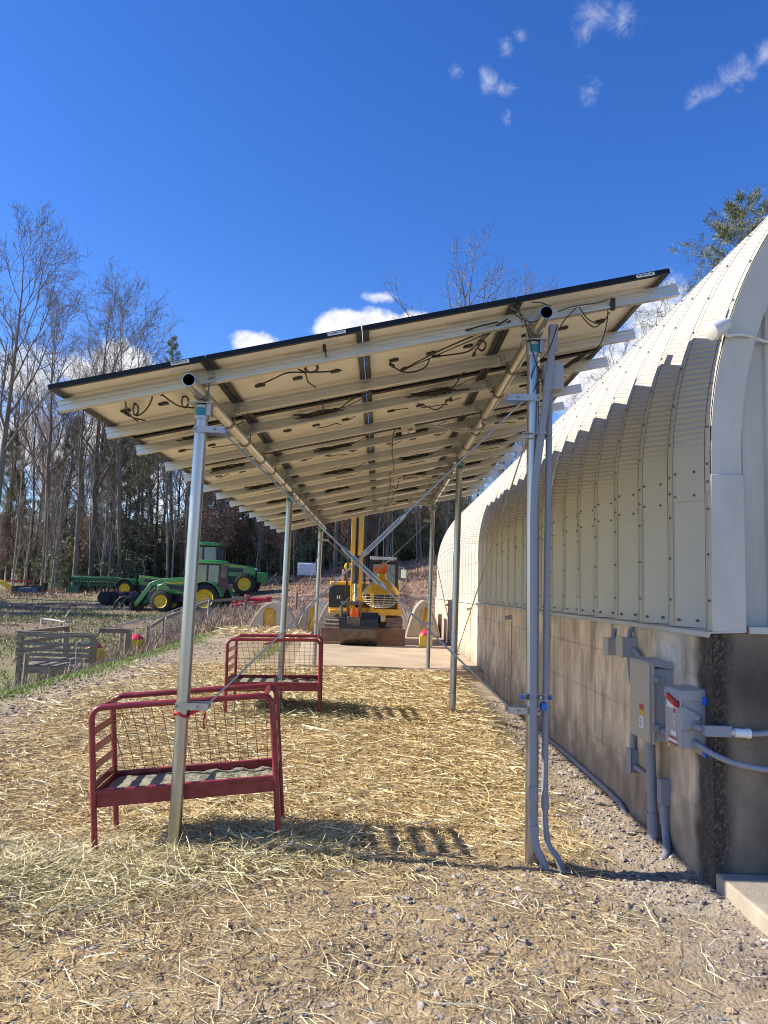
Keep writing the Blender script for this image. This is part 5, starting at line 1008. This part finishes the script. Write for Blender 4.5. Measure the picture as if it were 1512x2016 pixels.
def tcage(m):
    for z in np.linspace(.16, 1.10, 5): m.tube([(-6.28, 57.48, iz+z), (-4.92, 57.48, iz+z), (-4.92, 58.52, iz+z), (-6.28, 58.52, iz+z)], .013, 5, closed=True)
    for x in np.linspace(-6.28, -4.92, 8): m.tube([(x, 57.48, iz+.12), (x, 57.48, iz+1.10)], .013, 5)
one('cage', 'gate_tube', tcage, ib); one('pallet', 'post_wood', lambda m: [m.box((x, 58, iz+.06), (.2, 1.05, .12)) for x in (-6.1, -5.6, -5.1)], ib)
bz = z1(-25, 55)
bk_ = thing('tiller', 'dark blue and black tractor attachment on a pallet at the far left', 'attachment', (-25.1, 55, bz))
one('housing', 'implement_blue', lambda m: (m.box((-25.0, 55, bz+.32), (1.5, .7, .34)), m.box((-24.4, 55.1, bz+.55), (.9, .4, .2))), bk_, bevel=.03); one('frame', 'black_paint', lambda m: (m.box((-25.9, 55, bz+.35), (.35, .8, .5)), m.box((-23.9, 55, bz+.5), (.14, .6, .75)), m.bar((-26.1, 54.9, bz+.5), (-24, 54.9, bz+.66), .09, .09), m.bar((-25.6, 54.8, bz+.5), (-24.8, 54.8, bz+.85), .07, .07)), bk_); one('plank', 'grey_wood', lambda m: m.bar((-25.9, 54.2, bz+.06), (-23.0, 54.4, bz+.12), .25, .06), bk_)
yb = thing('yellow_attachment', 'yellow blade attachment with a red arm at the very left edge', 'attachment', (-26.9, 56, bz)); one('blade', 'feeder_yellow', lambda m: (m.bar((-27.6, 56, bz+.9), (-26.5, 56, bz+.25), .3, .28), m.box((-26.4, 56, bz+.3), (.5, .4, .3))), yb, bevel=.03); one('arm', 'implement_red', lambda m: (m.bar((-27.2, 56, bz+.95), (-25.2, 56, bz+1.0), .08, .1), m.bar((-25.6, 56.2, bz+1.0), (-25.2, 56.2, bz+.4), .08, .1)), yb)
lg = thing('log', 'dark fallen log at the wood edge right of the tractors', 'log', (-7.0, 56.5, z1(-7, 56.5))); one('trunk', 'bark_dark', lambda m: m.tube(smooth_path([(-8.6, 56.4, z1(-8.6, 56.4)+.12), (-7.5, 56.5, z1(-7.5, 56.5)+.16), (-6.2, 56.8, z1(-6.2, 56.8)+.15)], 4), .16, 9), lg); one('branch', 'bark_pale', lambda m: (m.tube([(-8.2, 56.4, z1(-8, 56)+.2), (-7.6, 56.2, z1(-8, 56)+1.0)], .04, 6), m.tube([(-7.8, 56.4, z1(-8, 56)+.2), (-7.0, 56.1, z1(-8, 56)+.85)], .04, 6)), lg)

# ================================================================ DECK, FENCES, GATES
FZ = -.62
dk = thing('goat_deck', 'weathered grey wooden deck with plank rails down the bank on the left', 'deck', (-9.1, 23.5, -1.2))
one('floor', 'grey_wood', lambda m: [m.box((-9.12, 22.06+.145*i, FZ), (2.1, .135, .035)) for i in range(22)]+[m.box((-7.95, 24.2, FZ-.01), (.5, 1.6, .04))], dk, smooth=False)
one('joist', 'grey_wood', lambda m: (m.box((-9.12, 21.98, FZ-.11), (2.14, .04, .20)), m.box((-10.17, 23.6, FZ-.11), (.04, 3.2, .20)), m.box((-8.07, 23.6, FZ-.11), (.04, 3.2, .2))), dk)
for x, y, zt in ((-10.13, 22.02, .30), (-8.1, 22.02, .26), (-10.13, 25.2, .30), (-8.1, 25.2, .26), (-9.2, 22.6, -.66), (-8.9, 25.0, -.66)): one('post', 'post_wood', lambda m: m.box((x, y, (z1(x, y)-.2+zt)/2), (.12, .12, zt-z1(x, y)+.2)), dk)
def drail(m):
    for z in (.24, .0, -.16, -.30, -.44): m.box((-9.12, 21.94, z), (2.2, .035, .09))
    m.box((-9.12, 22.0, .315), (2.2, .14, .035))
    for z in (.24, 0, -.25): m.box((-10.2, 23.6, z), (.035, 3.3, .11))
    m.box((-10.17, 23.6, .315), (.14, 3.3, .035)); m.box((-8.6, 25.26, .2), (1.0, .035, .11)); m.box((-8.6, 25.24, .275), (1.0, .13, .035))
one('railing', 'grey_wood', drail, dk, smooth=False)
def fence(label, pts, hgt, gates=(), mesh=True, rails=(), name='wire_fence'):
    t = thing(name, label, 'fence', (pts[0][0], pts[0][1], z1(*pts[0][:2])))
    top = []
    for p in pts:
        zb = z1(p[0], p[1]); h = p[2] if len(p) > 2 else hgt; one('post', 'post_wood', lambda m: m.tube([(p[0], p[1], zb-.3), (p[0]+.01, p[1], zb+h)], .065, 10), t); top.append((p[0], p[1], zb, h))
    if mesh:
        def wm(m):
            for i, (a, b2) in enumerate(zip(top, top[1:])):
                if i in gates: continue
                n = max(3, int(math.hypot(a[0]-b2[0], a[1]-b2[1])/.22)); hh = min(a[3], b2[3])-.06
                for k in range(n+1):
                    f = k/n; x, y = a[0]+(b2[0]-a[0])*f, a[1]+(b2[1]-a[1])*f; z = a[2]+(b2[2]-a[2])*f; m.tube([(x, y, z+.05), (x, y, z+hh)], .0042, 4)
                for z in np.linspace(.06, hh, 8): m.tube([(a[0], a[1], a[2]+z), (b2[0], b2[1], b2[2]+z)], .0042, 4)
        one('wire_mesh', 'fence_wire', wm, t)
    if rails: one('rail', 'post_wood', lambda m: [m.bar((top[i][0], top[i][1]-.05, top[i][2]+top[i][3]-.12), (top[j][0], top[j][1]-.05, top[j][2]+top[j][3]-.12), .05, .12) for i, j in rails], t)
    return t
fence('wooden post and wire fence below the grass strip in front of the deck', [(-9.40, 20.8), (-8.33, 22.8), (-8.3, 25.5, .9)], 1.06)
fence('wooden posts carrying the tube gates between the deck and the tractors', [(-9.3, 28.0), (-8.85, 27.2, 1.0), (-8.67, 29.0), (-8.65, 31.0), (-8.2, 37.0), (-6.45, 37.0)], 1.08, gates=(0, 1), rails=((2, 3), (3, 4), (4, 5)))
fence('far wire fence with thin posts crossing the slope behind the calf hutches', [(-6.45, 37.0), (-4.2, 38.5), (-2.2, 39.5), (.5, 40)], 1.15)
def gate(label, a, b2, h=1.0):
    za, zb = z1(*a)+.1, z1(*b2)+.1; t = thing('tube_gate', label, 'gate', (a[0], a[1], za), 0, 'grey tube gates'); A = Vector((a[0], a[1], za)); B = Vector((b2[0], b2[1], zb)); u = Vector((0, 0, 1))
    one('frame', 'gate_tube', lambda m: m.tube(smooth_path([A, A+u*h*.85, A+u*h+(B-A)*.06, B+u*h-(B-A)*.06, B+u*h*.85, B], 5), .024, 8), t)
    one('bar', 'gate_tube', lambda m: ([m.tube([A+u*h*f, B+u*h*f], .014, 6) for f in (.15, .38, .62)], [m.tube([A+(B-A)*f+u*.05, A+(B-A)*f+u*h], .012, 6) for f in (.33, .66)]), t)
gate('grey tube gate nearest the deck with a rounded top bar', (-9.2, 27.6), (-8.1, 29.3), 1.15)
gate('long grey tube gate behind the left front post', (-8.6, 31.2), (-8.0, 36.0), 1.05)
gate('narrow grey tube gate standing beside the deck corner', (-8.5, 21.9), (-8.3, 22.6), .95)
ch = thing('white_frame', 'small white tube frame standing just behind the deck', 'frame', (-11.3, 26.6, -1.0))
one('tube', 'plastic_white', lambda m: (m.tube(smooth_path([(-11.6, 26.6, -.9), (-11.6, 26.6, .40), (-11.5, 26.6, .46), (-10.8, 26.4, .40), (-10.72, 26.4, .30), (-10.72, 26.4, -.9)], 4), .028, 8), m.tube([(-11.05, 26.8, .38), (-11.05, 26.8, -.3)], .02, 8), m.tube([(-11.05, 26.8, .1), (-10.72, 26.4, .1)], .02, 8)), ch)
# ================================================================ WOODS
def prisms(name, seg, material, parent=None, n=3, kind=None):
    """tapered n-sided sticks from rows (p0, p1, r0, r1)"""
    seg = np.asarray(seg, dtype=np.float64); p0, p1, r0, r1 = seg[:, 0:3], seg[:, 3:6], seg[:, 6:7], seg[:, 7:8]
    d = p1-p0; d /= np.maximum(np.linalg.norm(d, axis=1), 1e-9)[:, None]
    ref = np.where(np.abs(d[:, 2:3]) > .9, np.array([[1., 0, 0]]), np.array([[0, 0, 1.]])); a = np.cross(d, ref); a /= np.linalg.norm(a, axis=1)[:, None]; b = np.cross(d, a)
    an = np.arange(n)*2*np.pi/n; ring = np.cos(an)[None, :, None]*a[:, None, :]+np.sin(an)[None, :, None]*b[:, None, :]
    V = np.concatenate([p0[:, None]+ring*r0[:, :, None], p1[:, None]+ring*r1[:, :, None]], 1).reshape(-1, 3)
    base = np.arange(len(seg))[:, None]*2*n; j = np.arange(n); q = np.stack([j, (j+1) % n, (j+1) % n+n, j+n], 1)
    return raw_mesh(name, V, (base[:, :, None]+q[None]).reshape(-1, 4), material, parent, n > 3, kind)
def limb(out, p, d, ln, r, lev, rs, up_=.25, wig=.16, tips=None):
    k = (7, 5, 4, 3, 2)[min(lev, 4)]; pts = [(p, r)]; st = ln/k
    for i in range(k):
        d = d+rs.normal(0, wig, 3)+np.array([0, 0, up_*(.35 if lev else .1)]); d /= np.linalg.norm(d); q = p+d*st; r2 = max(r*(1-(i+1)/k*(.72 if lev else .97)), .006)
        out[min(lev, 2)].append((*p, *q, pts[-1][1], r2)); p = q; pts.append((p, r2))
    return pts, d
def bare_tree(rs, H, r0, base=.42, spread=.75, l1=13, l2=7, l3=5, twig=3, lean=.03, lr=.5):
    out = [[], [], []]; d0 = np.array([rs.normal(0, lean), rs.normal(0, lean), 1.0])
    tr, _ = limb(out, np.zeros(3), d0/np.linalg.norm(d0), H*.97, r0, 0, rs, .2, .035)
    P = np.array([t[0] for t in tr]); RR = np.array([t[1] for t in tr])
    def along(f, Pn, Rn):
        x = f*(len(Pn)-1); i = min(int(x), len(Pn)-2); return Pn[i]+(Pn[i+1]-Pn[i])*(x-i), Rn[i]+(Rn[i+1]-Rn[i])*(x-i)
    for i in range(l1):
        f = base+(1-base)*(i+rs.uniform(0, .8))/l1*.995; q, rq = along(f, P, RR); az = i*2.4+rs.uniform(-.5, .5); ti = spread*(1.15-.65*f)*rs.uniform(.7, 1.2)
        d = np.array([math.cos(az)*math.sin(ti), math.sin(az)*math.sin(ti), math.cos(ti)]); ln = H*(.13+.27*(1-f)/(1-base+1e-6)**.6)*rs.uniform(.75, 1.2)
        t1, _ = limb(out, q, d, ln, max(rq*lr, .02), 1, rs, .35, .12)
        P1 = np.array([t[0] for t in t1]); R1 = np.array([t[1] for t in t1])
        for j in range(l2):
            f2 = .22+.78*(j+rs.uniform(0, .9))/l2; q2, rq2 = along(min(f2, .99), P1, R1); ax = rs.normal(0, 1, 3); d2 = d+ax*.55; d2[2] += .25; d2 /= np.linalg.norm(d2)
            t2_, _ = limb(out, q2, d2, ln*.48*rs.uniform(.6, 1.2)*(1.2-.5*f2), rq2*.6, 2, rs, .3, .16)
            P2 = np.array([t[0] for t in t2_]); R2 = np.array([t[1] for t in t2_])
            for k in range(l3):
                f3 = .15+.85*(k+rs.uniform(0, .9))/l3; q3, rq3 = along(min(f3, .99), P2, R2); d3 = d2+rs.normal(0, .6, 3); d3[2] += .2; d3 /= np.linalg.norm(d3)
                t3, dd = limb(out, q3, d3, ln*.22*rs.uniform(.5, 1.3), max(rq3*.6, .009), 3, rs, .2, .2)
                for w_ in range(twig):
                    q4 = t3[rs.integers(1, len(t3))][0]; d4 = d3+rs.normal(0, .6, 3); d4[2] += .15; d4 /= np.linalg.norm(d4); out[2].append((*q4, *(q4+d4*ln*.10*rs.uniform(.5, 1.4)), .008, .0045))
    return out
TREES = {}
def make_tree(key, name, label, group, bark, loc, rz=0, scale=1, seed=1, leaf=None, tw=1.0, twm='twig', **k):
    rs = np.random.default_rng(seed); o = bare_tree(rs, **k)
    t = thing(name, label, 'tree', loc, rz, group); t.scale = (scale,)*3
    prisms('trunk', o[0]+o[1], bark, t, 7); cr = np.array(o[2]); cr[:, 6:8] *= tw; prisms('crown', cr, twm, t, 3)
    if leaf:
        S_ = np.array(o[2]); S_ = S_[rs.random(len(S_)) < leaf]; leaf_cloud('foliage', S_[:, 3:6], rs, 5, .16, .13, 'brown_leaf', t, .22)
    TREES[key] = t; return t
def leaf_cloud(name, pts, rs, n, ln, wd, material, parent, spread, updir=None, tintv=(.6, 1.35)):
    P = np.repeat(pts, n, 0)+rs.normal(0, spread, (len(pts)*n, 3)); m = len(P); d = rs.normal(0, 1, (m, 3))
    if updir is not None: d = np.repeat(updir, n, 0)+d*.55
    d /= np.linalg.norm(d, axis=1)[:, None]; s = np.cross(d, rs.normal(0, 1, (m, 3))); s /= np.linalg.norm(s, axis=1)[:, None]
    L_ = (ln*rs.uniform(.6, 1.3, m))[:, None]; W_ = (wd*rs.uniform(.6, 1.2, m))[:, None]/2
    V = np.stack([P, P+d*L_*.5+s*W_, P+d*L_, P+d*L_*.5-s*W_], 1).reshape(-1, 3); F = np.arange(m*4).reshape(-1, 4)
    tv = np.repeat(rs.uniform(*tintv, (len(pts), 1)), n*4, 0)*np.ones((1, 3))
    return raw_mesh(name, V, F, material, parent, False, None, tint=tv)
def pine(key, label, group, loc, H=16, seed=1, r0=.2, base=.25, wide=.26, scale=1, dens=1.0, name='pine_tree'):
    rs = np.random.default_rng(seed); out = [[], [], []]; limb(out, np.zeros(3), np.array([rs.normal(0, .03), rs.normal(0, .03), 1.]), H, r0, 0, rs, .3, .02)
    tr = np.array([(s[0], s[1], s[2]) for s in out[0]]+[out[0][-1][3:6]]); br = []; tips = []; dirs = []
    nb = int(70*dens)
    for i in range(nb):
        f = base+(1-base)*((i+rs.random())/nb)**.9; x = f*(len(tr)-1); a = min(int(x), len(tr)-2); q = tr[a]+(tr[a+1]-tr[a])*(x-a); az = i*2.4+rs.normal(0, .3)
        ln = H*wide*((1-f)**.75+.06)*rs.uniform(.55, 1.2); el = .05+.55*f+rs.normal(0, .12); d = np.array([math.cos(az)*math.cos(el), math.sin(az)*math.cos(el), math.sin(el)]); p = q; r = .05*(1-f)+.012
        for k in range(5):
            d2 = d+rs.normal(0, .10, 3)+np.array([0, 0, .10*k*.4]); d2 /= np.linalg.norm(d2); q2 = p+d2*ln/5; br.append((*p, *q2, r, r*.75)); r *= .75; p = q2
            if k >= 1:
                for s in range(3):
                    e = d2+rs.normal(0, .55, 3); e /= np.linalg.norm(e); e2 = p+e*ln*.16*rs.uniform(.5, 1.2); br.append((*p, *e2, r*.6, .006)); tips.append(e2); dirs.append(e); tips.append((p+e2)/2); dirs.append(e)
    t = thing(name, label, 'tree', loc, rs.uniform(0, 6), group); t.scale = (scale,)*3
    prisms('trunk', out[0]+br, 'bark_dark', t, 5); leaf_cloud('crown', np.array(tips), rs, 8, .34, .035, 'needle', t, .09, np.array(dirs))
    TREES[key] = t; return t
def shrub(key, label, group, loc, seed, h=3.2, wd=1.7, n=430, name='evergreen_shrub'):
    rs = np.random.default_rng(seed); st = []; pts = []
    for i in range(11):
        az = rs.uniform(0, 6.28); ti = rs.uniform(.05, .6); d = np.array([math.cos(az)*math.sin(ti), math.sin(az)*math.sin(ti), math.cos(ti)]); p = np.array([rs.normal(0, .2), rs.normal(0, .2), 0]); ln = h*rs.uniform(.6, 1.1); r = .035
        for k in range(5):
            d = d+rs.normal(0, .16, 3); d /= np.linalg.norm(d); q = p+d*ln/5; st.append((*p, *q, r, r*.75)); r *= .75; p = q
            for s in range(int(n/55*(.5 if k == 0 else 1))):
                e = p+rs.normal(0, .30, 3)*np.array([wd, wd, .8]); e[2] = max(e[2], .15); pts.append(e)
    t = thing(name, label, 'shrub', loc, 0, group); prisms('stem', st, 'bark_dark', t, 4); leaf_cloud('foliage', np.array(pts), rs, 9, .17, .07, 'holly', t, .13)
    TREES[key] = t; return t
FG = 'bare trees of the winter wood behind the field'
# trees that stand out against the sky, each with its own look
make_tree('A', 'bare_tree', 'tall bare tree cut by the left edge, its crown highest on the left', None, 'bark_grey', (-25.6, 50, z1(-25.6, 50)), 0, 1, 11, tw=1.35, twm='bark_grey', H=24.8, r0=.30, base=.38, spread=.95, l1=17, l2=8, l3=5)
make_tree('B', 'bare_tree', 'bare grey tree with steep forking limbs right of the tallest left edge tree', None, 'bark_grey', (-26.2, 60, z1(-26, 60)), 1, 1, 12, tw=1.4, twm='bark_grey', H=22.6, r0=.28, base=.30, spread=.78, l1=15, l2=8, l3=6)
make_tree('C', 'bare_tree', 'straight bare tree with a round fan crown just left of the panel corner', None, 'bark_pale', (-21.4, 62, z1(-21.4, 62)), 2, 1, 13, tw=1.4, twm='bark_grey', H=23.3, r0=.28, base=.48, spread=.95, l1=15, l2=9, l3=6, lean=.012)
make_tree('D', 'bare_tree', 'lone bare tree with wide limbs rising above the middle of the panels', None, 'bark_grey', (7.5, 75, z1(7.5, 75)), 0, 1, 14, tw=1.7, twm='bark_grey', lr=.72, H=29.0, r0=.40, base=.45, spread=1.15, l1=12, l2=6, l3=4, twig=2)
for q, (x, y, h) in enumerate(((13.0, 85, 25.5), (16.4, 86, 28), (19.6, 88, 26.5))):
    lab = ['thin pale bare tree next to the lone wide one above the panels', 'thin pale bare tree in the middle of the three above the right panels', 'thin pale bare tree on the right of the three above the right panels'][q]
    if q == 0: make_tree('E', 'bare_tree', lab, 'thin pale trees above the panels', 'bark_pale', (x, y, z1(x, y)), 0, 1, 15, H=h, r0=.22, base=.5, spread=.6, l1=12, l2=7, l3=5)
    else: dup(TREES['E'], (x, y, z1(x, y)), q*2.0, h/25.5, lab)
pine('P', 'large pine with blue green needles behind the right end of the arched roof', None, (18.7, 42, z1(18.7, 42)), 23.2, 21, .26, .3, .40, 1, 1.7)
pine('P2', 'small pine top showing over the left end of the panels', None, (-23.6, 86, z1(-23.6, 86)), 25, 22, .25, .4, .13, 1, .8)
make_tree('Q', 'bare_tree', 'bare tree tangled in front of the large pine behind the arched roof', None, 'bark_grey', (15.2, 40, z1(15, 40)), 0, 1, 16, H=17.0, r0=.2, base=.4, spread=.85, l1=12, l2=6, l3=4)
make_tree('Q2', 'bare_tree', 'thin bare tree between the right panel corner and the arched roof', None, 'bark_grey', (13.4, 46, z1(13, 46)), 0, 1, 17, H=15.5, r0=.15, base=.35, spread=.8, l1=11, l2=6, l3=4)
# the wood itself: copies of a few kinds
for kk, (sd0, H, r0, sp_2, bark) in enumerate(((31, 22, .26, .7, 'bark_grey'), (32, 20, .20, .6, 'bark_grey'), (33, 24, .30, .8, 'bark_dark'), (34, 18, .14, .55, 'bark_pale'), (35, 21, .22, .75, 'bark_dark'))):
    make_tree('W%d' % kk, 'bare_tree', 'bare winter tree of the dense wood behind the field', FG, bark, (0, 0, 0), 0, 1, sd0, H=H, r0=r0, base=.34 if kk != 3 else .28, spread=sp_2, l1=12, l2=6, l3=5, twig=2)
make_tree('S', 'sapling', 'thin bare sapling at the edge of the wood', 'thin bare saplings at the edge of the wood', 'bark_pale', (0, 0, 0), 0, 1, 36, H=9.5, r0=.075, base=.2, spread=.55, l1=13, l2=4, l3=3, twig=1)
make_tree('O', 'brown_leaved_tree', 'young tree still holding its brown leaves at the wood edge', 'young trees with brown leaves', 'bark_grey', (0, 0, 0), 0, 1, 37, leaf=.5, H=7.5, r0=.09, base=.12, spread=.9, l1=15, l2=5, l3=4, twig=1)
pine('F', 'dark green pine standing among the bare trees', 'pines among the bare trees', (0, 0, 0), 14, 41, .17, .18, .2, 1, .9)
pine('F2', 'dark green pine standing among the bare trees', 'pines among the bare trees', (0, 0, 0), 9.5, 42, .12, .1, .24, 1, .8)
shrub('H', 'dark glossy evergreen shrub under the bare trees', 'evergreen shrubs under the trees', (0, 0, 0), 51)
shrub('H2', 'dark glossy evergreen shrub under the bare trees', 'evergreen shrubs under the trees', (0, 0, 0), 52, 2.3, 2.0)
used = set()
def plant(key, x, y, rz, s):
    loc = (x, y, z1(x, y)-.05)
    if key not in used:
        used.add(key); t = TREES[key]; t.location = loc; t.rotation_euler = (0, 0, rz); t.scale = (s,)*3; return t
    return dup(TREES[key], loc, rz, s)
rw = np.random.default_rng(99)
def free(x, y): return not (1.0 < x < 9.5 and y < 40)
def edge(x): return 59.5+1.5*math.sin(x*.35)+(2.5 if x > -12 else 0)
cells = []
for row, (n, d0) in enumerate(((34, 0), (34, 5.5), (32, 12), (30, 20), (28, 30), (24, 44))):
    for i in range(n):
        d = edge(0)+d0; hw_ = .56*d; x = -hw_+2*hw_*(i+rw.uniform(.1, .9))/n; y = edge(x)+d0+rw.uniform(-2, 3.4)
        if x > .30*y or x < -.50*y-1: continue
        cells.append((x, y, row))
for (x, y, row) in cells:
    if min(abs(x-a)+abs(y-b)*.5 for a, b in ((-21.4, 62), (-26.2, 60), (7.5, 75))) < 1.2: continue
    kx = ['W0', 'W1', 'W2', 'W3', 'W4'][int(rw.choice(5, p=[.24, .24, .16, .2, .16]))]; far = x > -14
    s = rw.uniform(.62, .92)*(1 if x < -14 else .80)*(1 if x < -8 or row < 3 else .72)
    plant(kx, x, y, rw.uniform(0, 6.28), s)
for i in range(70):
    x = rw.uniform(-32, 9); y = edge(x)+rw.uniform(-2.5, 9); plant('S', x, y, rw.uniform(0, 6.28), rw.uniform(.55, 1.15))
for i in range(24):
    x = rw.uniform(-32, 8); y = edge(x)+rw.uniform(1, 22); plant('F' if rw.random() < .5 else 'F2', x, y, rw.uniform(0, 6.28), rw.uniform(.6, 1.15))
for i in range(26):
    x = rw.uniform(-10, 9); y = edge(x)+rw.uniform(-1.5, 5); plant('S' if i % 2 else 'W3', x, y, rw.uniform(0, 6.28), rw.uniform(.55, .8)*(1 if i % 2 else .8))
for (x, y, s) in ((-12.6, 66, 1.0), (-15.6, 70, 1.0), (-9, 72, .9), (-27.5, 66, 1.0), (-31, 64, .9), (-22.5, 70, 1.05)): plant('F', x, y, x, s)
for i in range(19): x = rw.uniform(-32, 6) if i % 3 == 0 else rw.uniform(-16, 6); y = edge(x)+rw.uniform(-1.5, 7); plant('O', x, y, rw.uniform(0, 6.28), rw.uniform(.55, 1.1))
for i in range(92):
    x = rw.uniform(-32.5, 10); y = edge(x)+rw.uniform(-.4, 16); plant('H' if rw.random() < .55 else 'H2', x, y, rw.uniform(0, 6.28), rw.uniform(.7, 1.3)+.05*max(0, y-edge(x)))
for (x, y) in ((-36, 38), (-41, 44), (-34, 47), (-46, 36)): plant('W2', x, y, x, .8)
for (x, y) in ((-40, 40.5), (-37, 43.5), (-43, 45), (-39, 47.5)): plant('F', x, y, y, 1.35)
